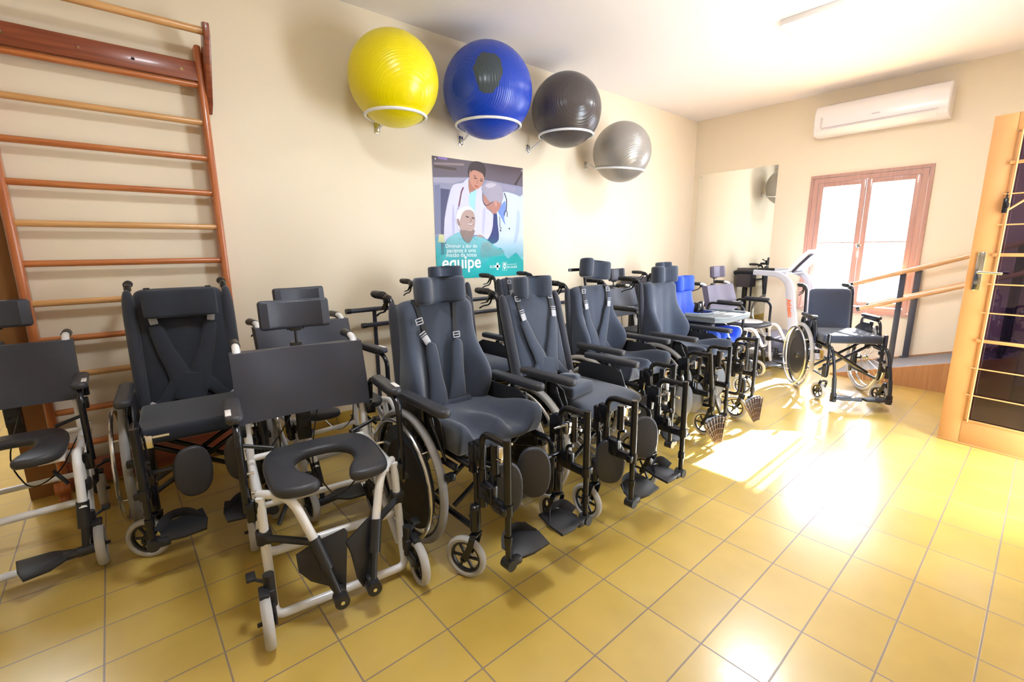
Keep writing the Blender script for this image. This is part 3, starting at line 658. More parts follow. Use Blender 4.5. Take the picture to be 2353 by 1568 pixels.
    # harness
    if harness:
        EDG.clear(); g = G(); hx = .115; vb = .30 if harness != 'pads' else .34
        hb = []
        if harness == 'vest':
            for s in (-1, 1):
                rough_strap(g, surf, [(s*.03, .12*H, .11), (s*.048, .32*H, .095), (s*.085, .48*H, .075), (s*.112, .66*H, .062), (s*.118, .70*H, .05)], .06, .014, .012)
                rough_strap(g, surf, [(s*.06, .22*H, .07), (s*.12, .10*H, .055), (s*.16, .05*H, .04)], .05, .012, .012)
            rough_strap(g, surf, [(-.02, .06*H, .14), (0, .2*H, .15), (.01, .29*H, .13)], .1, .013, .014)
            hb = [(s*.120, .735*H, -s*.15, 'clip') for s in (-1, 1)] + [(s*.168, .04*H+.01, s*2.2, 'clip') for s in (-1, 1)]
            sp = [(s*.120, .72*H, s*.128, 1.0*H) for s in (-1, 1)]
        else:   # two long shoulder pads
            for s in (-1, 1):
                rough_strap(g, surf, [(s*.05-.01, .02*H, .12), (s*.055, .18*H, .10), (s*.062, .34*H, .074), (s*.07, .54*H, .070), (s*.072, .61*H, .056), (s*.072, .635*H, .02)], .06, .016, .02)
            rough_strap(g, surf, [(-.06, .02*H, .07), (0, .05*H, .09), (.12, .08*H, .06)], .08, .014, .03)
            hb = [(-.095, .66*H, .5, 'clip'), (.072, .67*H, 0, 'slide'), (-.125, .82*H, .2, 'slide'), (.105, .08*H, .6, 'clip')]
            sp = [(-.078, .62*H, -.125, 1.0*H), (.072, .64*H, .085, 1.0*H)]
        hn = lab(g.build('harness', fab, t, sub=1), 'padded shoulder harness')
        gp = G()
        for P_, W_, n_, t_ in EDG:
            for q_ in (-.47, .47):
                E_ = []
                for ii, pp in enumerate(P_):
                    tt_ = (P_[min(ii+1, len(P_)-1)]-P_[max(ii-1, 0)]).normalized(); E_.append(pp + tt_.cross(n_).normalized()*W_[ii]*q_ + n_*t_*.35)
                gp.tube(E_, .0028, 6)
        gp.build('piping', WEB, hn)
        for xa, sa, xb, sb in sp:
            g = G(); rough_strap(g, surf, [(xa, sa), ((xa+xb)/2, (sa+sb)/2), (xb, sb-.012), (xb, sb)], .026, .0025, .006, 10)
            g.build('strap', WEB, hn)
        if harness == 'vest': hb += [(s*.128, .93*H, 0, 'slide') for s in (-1, 1)]
        for (x, s, rz, kd) in hb:
            g = G(); buckle(g, surf(x, s, .022 if s < .9*H else .012), rz, U, N, 1.15, kd); lab(g.build('buckle', BUC, hn), 'silver plastic clip')
    # arms
    for s in (-1, 1):
        x = s*(hw+.045)
        a = G().cyl((x-s*.01, -.10, .40), (x-s*.005, -.10, .635), .014).rbox((x-s*.01, -.10, .46), (.03, .05, .10), .005).build('armrest', FM, t)
        if low:
            G().tube(bend([(x, .08, .46), (x, .07, .655), (x, -.22, .655), (x, -.26, .46)], .05), .011).build('arm_tube', FM, a)
            G().rbox((x, -.07, .675), (.05, .25, .028), .012, None, 3).build('arm_pad', PLA, a)
            G().pad([(.16, .44), (.16, .56), (.10, .62), (-.02, .62), (-.12, .56), (-.18, .46)], .006, Matrix(((0, 0, 1, x-s*.02), (-1, 0, 0, 0), (0, 1, 0, 0), (0, 0, 0, 1))), .002).build('side_guard', PLA, a)
        else:
            G().pad(rrect(.058, .37, .026, 4, x, -.115), .034, frame((0, 0, .658)), .012, 3).build('arm_pad', PU, a)
            G().pad([(.10, .47), (.10, .60), (.05, .625), (-.16, .625), (-.21, .60), (-.235, .54), (-.235, .47)], .008, Matrix(((0, 0, 1, x-s*.022), (1, 0, 0, 0), (0, 1, 0, 0), (0, 0, 0, 1))), .002).build('side_guard', PLA, a)
        # brake
        G().rbox((x-s*.02, -.27, .44), (.02, .10, .025), .004).cyl((x-s*.01, -.26, .45), (x, -.19, .58), .006).cyl((x, -.19, .58), (x, -.175, .61), .010).rbox((x, -.30, .40), (.04, .03, .03), .005).build('wheel_brake', BLK, t)
    for i, s in enumerate((-1, 1)):
        rear_wheel(t, s*(hw+.065), s, wheel if isinstance(wheel, str) else wheel[i], tyre=tyre)
        caster(t, s*(hw+.03)+.0, -.375, cast_r, R(casters[i]), .305)
    # legrests
    for i, s in enumerate((-1, 1)):
        k = legs[i]
        if not k: continue
        x = s*hw
        if low:
            hx = x; lg = G().tube(bend([(hx, -.34, .47), (hx+s*.0, -.47, .47), (hx, -.55, .30), (hx-s*.0, -.58, .12)], .07), .012).rbox((hx, -.40, .36), (.02, .1, .03), .004).build('legrest', FM, t)
            G().cyl((hx, -.56, .24), (hx, -.58, .11), .016).build('leg_sleeve', BLKM, lg)
            lab(G().cyl((hx, -.58, .05), (hx, -.58, .12), .022).pad([(0, 0), (-s*.18, -.01), (-s*.20, .05), (-s*.02, .11)], .018, frame((hx, -.63, .085)), .005).build('footplate', GREYP if 0 else PLA, lg), 'grey plastic footplate')
            continue
        LY = leg_y
        dx = math.sin(R(legtilt[i]))*.45; bt = V(x+dx, -.60, .165)
        g = G().tube(bend([(x, -.455, .34), (x, -.455, .625), (x, -.60, .622)], .055, 6), .0135, 12)
        g.rbox((x, -.44, .54), (.03, .05, .09), .005).cyl((x, -.455, .33), (x, -.455, .48), .017, 12)
        g.tube([(x, -.60, .64), V(x, -.60, .64)*.45+bt*.55], .0145, 12).tube([V(x, -.60, .64)*.5+bt*.5, bt], .0115, 12)
        m1 = V(x, -.60, .64)*.45+bt*.55; m2 = V(x, -.60, .64)*.2+bt*.8
        g.cyl(m1+V(0, 0, .02), m1-V(0, 0, .02), .019, 12).cyl(m2+V(0, 0, .015), m2-V(0, 0, .015), .016, 12).rbox(m1+V(s*.018, 0, 0), (.03, .025, .03), .005)
        g.rbox((x, -.53, .375), (.022, .16, .034), .004).rbox((x, -.49, .40), (.035, .075, .07), .008)
        g.tube([(x, -.53, .60), (x, -.53, .49)], .016, 10)
        lg = g.build('legrest', FM, t)
        lab(G().rbox((x-s*.03, -.52, .555), (.035, .03, .05), .004).cyl((x-s*.10, -.51, .565), (x-s*.02, -.51, .565), .005, 8).cyl((x, -.52, .55), (x, -.57, .55), .006, 8).build('release_catch', CHR, lg), 'metal release catch')
        G().tube(bend([(x-s*.02, -.51, .41), (x-s*.02, -.51, .47), (x-s*.02, -.545, .48)], .02), .007, 8).build('lever', BLK, lg)
        if calf[i]:
            cp = calf[i] if isinstance(calf[i], tuple) else (.10, -.50, .36, 0)
            G().pad(oval(.068, .108), .028, frame((x-s*cp[0], cp[1], cp[2]), (PI/2, 0, R(cp[3]))), .01, 3).build('calf_pad', PU, lg)
            G().cyl((x, cp[1]+.03, cp[2]+.02), (x-s*cp[0], cp[1]+.025, cp[2]+.02), .010).build('pad_arm', FM, lg)
        if k in ('in', 'inflat'):
            q = -s; pts = [(q*.02, .03), (q*.05, -.015), (q*.10, -.03), (q*.175, -.035), (q*.185, .03), (q*.175, .105), (q*.06, .10), (q*.03, .06)]
            fp = G().pad(pts, .014, frame(bt+V(0, .0, .0), (R(10), R(-8*q), 0)), .005).cyl(bt+V(0, -.022, 0), bt+V(0, .022, 0), .021, 18).rbox(bt+V(q*.03, 0, 0), (.05, .035, .03), .008).build('footplate', PLA, lg)
            G().ribbon(bend([bt+V(q*.02, .05, .02), bt+V(q*.05, .09, .06), bt+V(q*.12, .09, .06), bt+V(q*.165, .04, .025)], .03, 5), .045, .002, (0, 1, .3)).build('heel_strap', WEB, fp)
        elif k == 'ribbed':
            q = -s; b2 = bt+V(0, 0, .03)
            P = [(q*-.01, -.16), (q*.04, -.165), (q*.07, -.14), (q*.13, -.0), (q*.11, .015), (q*-.02, .02), (q*-.045, -.0)]
            fr = frame(b2+V(-q*.02, -.03, 0), (R(82), 0, R(q*14)))
            fp = G().pad(P, .005, fr, .002).rbox(b2, (.05, .05, .035), .01).build('footplate', PLA, lg)
            g = G(); cx, cy = q*.02, -.21
            for j in range(8):
                a = q*(-.34+j*.135)+0; g.rbox(fr @ V(cx+math.sin(a)*.14, cy+math.cos(a)*.14+.0, .006), (.003, .17, .012), .001, fr.to_3x3() @ Matrix.Rotation(-a, 3, 'Z'))
            for j in range(5):
                rr = .075+j*.035; P2 = [fr @ V(cx+math.sin(q*a)*rr, cy+math.cos(a)*rr, .008) for a in [(-.36+.12*m)*1.0 for m in range(9)]]; g.tube(P2, .0022, 6)
            lab(g.build('ribbing', mat('footplate_rib_brown', (.10, .06, .045), .5), fp), 'fan of ribs on the underside')
        elif k == 'up':
            q = -s
            fp = G().pad([(0, 0), (q*.03, .0), (q*.16, .05), (q*.18, .10), (q*.14, .17), (q*.02, .19), (-q*.01, .10)], .012, frame(bt+V(q*.0, .03, -.01), (R(70), 0, R(q*20))), .005).cyl(bt+V(0, -.022, 0), bt+V(0, .022, 0), .022, 18).build('footplate', PLA, lg)
            G().ribbon(bend([bt+V(q*.03, -.02, .02), bt+V(q*.10, -.05, .01), bt+V(q*.17, .02, .03)], .04, 5), .02, .004, (0, 0, 1)).build('heel_strap', PLA, fp)
    if leg_y:
        for o in t.children:
            if o.name.startswith('legrest'): o.location.y = leg_y
    return t

# ------------------------------------------------------------------ shower chairs
def catmull(P, k=4):
    o = []; n = len(P)
    for i in range(n):
        p0, p1, p2, p3 = [Vector(P[(i+j) % n]) for j in (-1, 0, 1, 2)]
        for j in range(k):
            t = j/k; o.append(.5*((2*p1)+(-p0+p2)*t+(2*p0-5*p1+4*p2-p3)*t*t+(-p0+3*p1-3*p2+p3)*t**3))
    return [(v.x, v.y) for v in o]
def shower_chair(label, loc, deg, vinyl=VIN, hinge=(-.22, .22), plates=('flat', 'flat'), head=True, headw=.27, group='white shower commode chairs', full=False, seatpad=True):
    t = thing('shower_chair', label, 'shower chair', (loc[0], loc[1], 0), R(deg), group)
    r = .0155
    g = G()
    for s in (-1, 1):
        x = s*.235
        g.tube(bend([(x, .50, .885), (x, .365, .885), (x, .335, .80), (x, .27, .46), (x, .265, .20)], .05), r, 12)
        g.cyl((x, .275, .425), (x, -.13, .425), r, 12)
        g.tube([(x, -.12, .10), (x+s*.0, .12, .25), (x, .25, .38)], r*.9, 12)
    g.tube(bend([(-.235, -.12, .45), (-.235, -.16, .10), (-.235, -.19, .035), (.235, -.19, .035), (.235, -.16, .10), (.235, -.12, .45)], .06, 6), r, 12)
    g.tube(bend([(-.24, -.02, .40), (-.24, -.10, .30), (-.235, -.11, .23), (.235, -.11, .23), (.24, -.10, .30), (.24, -.02, .40)], .05, 6), r, 12)
    g.cyl((-.235, .27, .44), (.235, .27, .44), r*.85).cyl((-.235, .268, .22), (.235, .268, .22), r*.85)
    g.build('frame', WHT, t)
    if seatpad:
        P = catmull([(.055, -.205), (.12, -.22), (.185, -.19), (.205, -.10), (.205, .08), (.16, .18), (.06, .20), (-.06, .20), (-.16, .18), (-.205, .08), (-.205, -.10), (-.185, -.19), (-.12, -.22), (-.055, -.205), (-.062, -.14), (-.10, -.06), (-.10, .03), (-.05, .085), (.05, .085), (.10, .03), (.10, -.06), (.062, -.14)], 4)
        sp = G().pad(P, .040, frame((0, 0, .478)), .016, 3).build('seat_pad', PU, t)
    else:
        sp = G().pad(oval(.205, .205, 28, 3.5), .035, frame((0, 0, .478)), .014, 3).build('seat_pad', PU, t)
        lab(G().pad(oval(.15, .15, 28, 2), .012, frame((-.0, 0, .505)), .005).build('seat_lid', WPL, sp), 'white round lid')
    for s in (-1, 1): G().pad([(s*.12, -.17), (s*.20, -.17), (s*.20, .14), (s*.12, .14)], .014, frame((0, 0, .45)), .004).build('seat_support', WPL, sp)
    # back sling
    cy = lambda v: .325 + (v-.5)*.075
    g = G().slab(14, 8, lambda u, v: (-.262+.524*u, cy(v)-.034+.024*max(0, math.sin(PI*u)-.4)/.6+.003*math.sin(9*u+5*v), .595+.275*v), lambda u, v: (-.262+.524*u, cy(v)+.030-.01*math.sin(PI*u), .595+.275*v))
    g.build('back_sling', vinyl, t)
    if head:
        o = [(-headw/2, -.035), (-headw/2+.03, -.04), (-.06, -.012), (.06, -.012), (headw/2-.03, -.04), (headw/2, -.035), (headw/2+.006, -.01), (headw/2-.01, .02), (0, .035), (-headw/2+.01, .02), (-headw/2-.006, -.01)]
        hd = G().pad(o, .125, frame((0, .385, 1.01), (R(-6), 0, 0)), .014, 3).build('headrest', vinyl, t)
        G().rbox((0, .42, .70), (.05, .035, .36), .005).cyl((0, .41, .88), (0, .41, .97), .006).rbox((0, .405, .945), (.05, .03, .022), .006).cyl((-.035, .40, .945), (.035, .40, .945), .006).cyl((0, .425, 1.0), (0, .40, .95), .008).build('headrest_post', BLKM, hd)
        G().rbox((0, .42, .53), (.055, .03, .12), .005).rbox((0, .45, .56), (.06, .03, .3), .006).build('bracket', BLK, hd)
    for s in (-1, 1):
        x = s*.235
        a = G().tube(bend([(x+s*.04, .30, .60), (x+s*.04, .28, .70), (x+s*.04, -.06, .70), (x+s*.04, -.10, .66), (x+s*.04, -.10, .40)], .05, 6), .0125, 10).rbox((x+s*.025, .26, .57), (.04, .05, .05), .004).rbox((x+s*.03, -.10, .40), (.03, .04, .07), .006).build('armrest', BLK, t)
        G().pad(rrect(.055, .27, .024, 4, x+s*.042, .055), .030, frame((0, 0, .722)), .012, 3).build('arm_pad', PU, a)
        lab(G().rbox((x+s*.058, -.02, .7375), (.018, .07, .003), .001).build('sticker', WPL, a), 'pale sticker strip')
        hg = lab(G().tube([(x, .42, .885), (x, .52, .885), (x, .54, .88)], .019, 12).rbox((x, .40, .865), (.025, .05, .03), .006).tube(bend([(x, .41, .87), (x, .44, .83), (x, .52, .80)], .03), .005).build('push_handle', PLA, t), 'black grip')
        g = G().rbox((x+s*.02, .27, .47), (.012, .045, .05), .003).cyl((x-s*.01, .29, .46), (x+s*.04, .29, .46), .006).cyl((x+s*.03, .24, .42), (x+s*.03, .31, .42), .005).cyl((x+s*.0, .10, .45), (x+s*.03, .10, .45), .006).cyl((x, -.06, .445), (x+s*.02, -.06, .445), .006)
        lab(g.build('hinge_plate', CHR, t), 'metal recline hinge')
        G().cyl((x+s*.03, .20, .53), (x-s*.08, .18, .50), .008).build('recline_lever', BLKM, t)
    G().tube(bend([(.05, .33, .60), (.02, .30, .50), (-.02, .22, .36), (.05, .10, .25), (.15, .12, .30), (.22, .25, .42)], .08), .003, 6).build('cable', BLK, t); G().tube(bend([(-.05, .33, .60), (-.12, .30, .50), (-.20, .28, .42)], .06), .003, 6).build('cable', BLK, t)
    for s in (-1, 1):
        for yy, z in ((-.27, 1), (.33, 1)):
            x = s*(.262); 
            q = G().rbox((x-s*.02, yy+(.055 if yy < 0 else -.03), .14), (.035, .05, .06), .008).cyl((x-s*.02, yy+(.055 if yy < 0 else -.03), .10), (x-s*.02, yy+(.055 if yy < 0 else -.03), .22), .018).build('caster', PLA, t)
            G().rbox((x-s*.024, yy+.02, .105), (.010, .09, .05), .004).rbox((x+s*.0, yy+.03, .175), (.03, .06, .014), .004).cyl((x-s*.03, yy, .086), (x+s*.03, yy, .086), .007).build('fork', PLA, q)
            G().torus((x, yy, .086), (1, 0, 0), .073, .0135, 32, 10, 1.25).build('caster_tyre', TYRL, q)
            g = G().torus((x, yy, .086), (1, 0, 0), .060, .008, 28, 8, 1.2).cyl((x-.014, yy, .086), (x+.014, yy, .086), .015)
            for k in range(6): a = 2*PI*k/6; g.rbox((x, yy+math.cos(a)*.033, .086+math.sin(a)*.033), (.008, .066, .01), .002, (a, 0, 0))
            g.build('caster_rim', PLA, q)
            g = G().cyl((x-s*.02, yy+.05, .19), (x+s*.03, yy+.09, .20), .006).rbox((x+s*.03, yy+.10, .20), (.03, .05, .012), .005); g.build('brake_pedal', PLA, q)
    for i, s in enumerate((-1, 1)):
        x = s*.237; hx = hinge[i]; inn = abs(hx) < .15
        kn = V(x, -.11, .45); hg = V(hx, -.32, .105)
        if inn: P = [kn+V(0, .02, 0), V(x*.55+hx*.45, -.19, .465), V(x*.25+hx*.75, -.25, .29), hg]
        else: P = [kn+V(0, .03, 0), V(x, -.20, .475), V(x*.9+hx*.1, -.31, .28), hg]
        up_ = (P[2]-P[3]).normalized(); 
        lg = G().tube(bend([P[0], P[1], P[2]], .07, 7), r, 12).build('legrest', WHT, t)
        g = G().tube([P[2]+(P[1]-P[2])*.12, P[2]*.55+P[3]*.45], .021, 12).cyl(P[2]*.6+P[3]*.4, P[3], .012).rbox(kn+V(-s*.0, .0, -.03), (.03, .05, .05), .008)
        g.tube([P[2]+(P[1]-P[2])*.05, kn+V(0, -.03, -.14)], .013, 8).rbox(kn+V(0, -.02, -.14), (.05, .05, .05), .01).cyl(kn+V(-s*.05, .01, -.13), kn+V(-s*.09, .06, -.08), .008)
        jt = g.build('leg_joint', PLA, lg)
        q = -s
        if plates[i] == 'flat':
            fp = G().pad([(q*.01, .02), (q*.06, .035), (q*.10, .05), (q*.20, .045), (q*.19, -.03), (q*.17, -.09), (q*.10, -.07), (q*.05, -.02), (q*.01, -.02)], .014, frame(hg+V(0, 0, -.002), (R(6), R(-q*4), 0)), .005)
            fp.cyl(hg+V(-.025, 0, 0), hg+V(.025, 0, 0), .02).rbox(hg+V(q*.04, 0, 0), (.06, .035, .03), .01).build('footplate', PLA, lg)
        else:
            lean = 14
            fp = G().pad([(-.01, -.01), (-.03, .03), (-.085, .06), (-.12, .10), (-.125, .16), (-.07, .185), (.035, .215), (.045, .20), (.035, .10), (.025, .0)] if i == 0 else [(-.03, -.01), (-.045, .03), (-.05, .12), (-.06, .17), (.055, .225), (.05, .14), (.035, .08), (.025, 0)], .014,
                         frame(hg+V(0, .035, 0), (R(90-lean), 0, R(q*-12))), .005)
            fp.cyl(hg+V(0, -.025, 0), hg+V(0, .02, 0), .025, 20).rbox(hg+V(0, .02, .01), (.035, .04, .04), .008).build('footplate', PLA, lg)
            G().cyl(hg+V(0, -.028, 0), hg+V(0, -.024, 0), .007, 10).build('bolt', CHR, lg)
    return t

# ------------------------------------------------------------------ place them
FR = 'wheelchairs in the front row'
BR = 'wheelchairs in the rear row against the wall'
shower_chair('white shower chair cut off at the left edge beside the wall bars', (-1.75, 1.52), 0)
wheelchair('black wheelchair with folded harness vest parked in front of the wall bars', (-1.07, 1.53), -4, back='flat', seat='box', head=(.30, .14, -.01, 1.03, 0), harness='vest', rec=9, H=.62, head_fwd=.075, zb=.49, yb=.12, fab=FABD, wheel=('spoke', 'disc'), legs=('in', 'in'), calf=((.16, -.50, .385, 8), (.08, -.50, .40, 0)), casters=(60, 0), group=FR)
shower_chair('nearest white shower chair, empty U-shaped seat and flipped-up footplates', (-.774, .568), -7.6, hinge=(-.04, .07), plates=('up', 'up'))
shower_chair('white shower chair standing behind the nearest one, against the wall', (-.48, 1.27), 3, vinyl=VIN)
wheelchair('black contoured wheelchair with long shoulder pads, right beside the nearest white shower chair', (-.15, .55), 0, head=(.25, .125, .05, 1.09, 0), harness='pads', rec=5, H=.555, casters=(25, -10), wheel='disc', group=FR, calf=((.08, -.49, .385, -30), (.19, -.49, .40, -38)))
wheelchair('black flat-seat wheelchair with grey-blue harness vest and a small pouch on its seat', (.52, .50), 0, back='flat', seat='flat', head=(.25, .125, .05, 1.06, 0), harness='vest', rec=16, H=.55, zb=.50, yb=.15, wheel='spoke', group=FR, calf=((.0, -.48, .32, -45), (.15, -.48, .36, -38)), tyre=TYRL)
wheelchair('black contoured wheelchair with harness vest and a headrest tilted to one side', (1.21, .72), 0, head=(.25, .125, .05, 1.135, 9), harness='vest', rec=6, H=.53, group=FR, legs=('inflat', 'ribbed'), legtilt=(0, 13), casters=(10, 15), calf=((-.05, -.47, .335, -40), (.10, -.49, .33, -30)), wheel=('disc', 'spoke'), tyre=TYRL)
wheelchair('black contoured wheelchair without harness, last of the front row before the blue one', (1.90, .62), 0, head=(.25, .125, .05, 1.075, 0), rec=5, H=.53, group=FR, legs=('up', 'ribbed'), calf=((-.09, -.42, .27, -35), (.20, -.42, .33, -35)), leg_y=.10)
wheelchair('black wheelchair with headrest in the rear row, behind the one with long shoulder pads', (.48, 1.45), 0, back='flat', seat='flat', head=(.25, .125, .05, 1.10, 0), rec=8, H=.55, harness='vest', legs=(None, None), group=BR, wheel='disc', tyre=TYRL)
wheelchair('black high-backed wheelchair without headrest in the rear row below the poster corner', (1.20, 1.46), 0, back='flat', seat='flat', rec=8, H=.56, harness='vest', legs=(None, None), group=BR, wheel='spoke', tyre=TYRL)
shower_chair('white shower chair mostly hidden in the rear row, dark headrest behind the tilted one', (2.62, 1.36), 0, headw=.22)
wheelchair('black wheelchair in the rear row, only its headrest showing by the mirror edge', (3.32, 1.48), 0, back='flat', seat='flat', head=(.22, .12, .04, 1.06, 0), rec=6, H=.50, legs=(None, None), group=BR, wheel='spoke')
bt_ = wheelchair('royal blue contoured wheelchair with a grey tray, beyond the black front row', (2.54, .83), 0, width=.38, fab=BLU, head=(.25, .14, .05, .96, 0), rec=5, H=.42, zb=.50, group=FR, legs=(None, None), calf=(0, 0), wheel='disc')
o = []
TX = -.045
P = [(-.27, -.02), (-.16, -.02), (-.13, -.12), (-.06, -.17), (.06, -.17), (.13, -.12), (.16, -.02), (.27, -.02), (.27, -.34), (.20, -.41), (-.20, -.41), (-.27, -.34)]
tr = G().pad(P, .03, frame((TX, 0, .705)), .010, 3)
tray = lab(tr.build('tray', GREYT, bt_), 'grey plastic tray')
g = G()
g.tube([(.265, -.03, .727), (.265, -.34, .727), (.20, -.402, .727), (-.20, -.402, .727), (-.265, -.34, .727), (-.265, -.03, .727)], .012, 8).tube([(-.16, -.03, .727), (-.13, -.125, .727), (-.06, -.175, .727), (.06, -.175, .727), (.13, -.125, .727), (.16, -.03, .727)], .009, 8)
for v_ in g.v: v_.x += TX
g.build('tray_rim', GREYT, tray)
lab(G().rbox((-.10, -.08, .77), (.05, .04, .08), .006, (0, .2, 0)).build('strap_clip', BLK, bt_), 'black belt clip above the tray'); lab(G().rbox((.02, -.05, .77), (.05, .03, .09), .006, (0, -.1, 0)).build('strap_clip', BLK, bt_), 'black belt clip above the tray')
shower_chair('white shower chair with mauve-grey back and round seat lid, in front of the treadmill', (3.74, .86), -5, vinyl=VINL, seatpad=False, headw=.22)
wheelchair('separate low-backed wheelchair standing alone in the sunlight by the window', (3.535, .02), -53, width=.39, back='thin', seat='box', rec=6, H=.40, zb=.50, yb=.12, low=True, wheel=('disc', 'spoke'), group='low wheelchair by the window', casters=(20, 35), tyre=TYRL, cast_r=.074)
tag(G().rbox((.40, .33, .583), (.20, .13, .06), .018, (0, 0, .15), 3).rbox((.45, .40, .607), (.12, .10, .05), .016, (0, .2, .5), 3).build('belt_pouch', FAB), 'folded grey-blue padded belt lying on the flat wheelchair seat', 'belt')
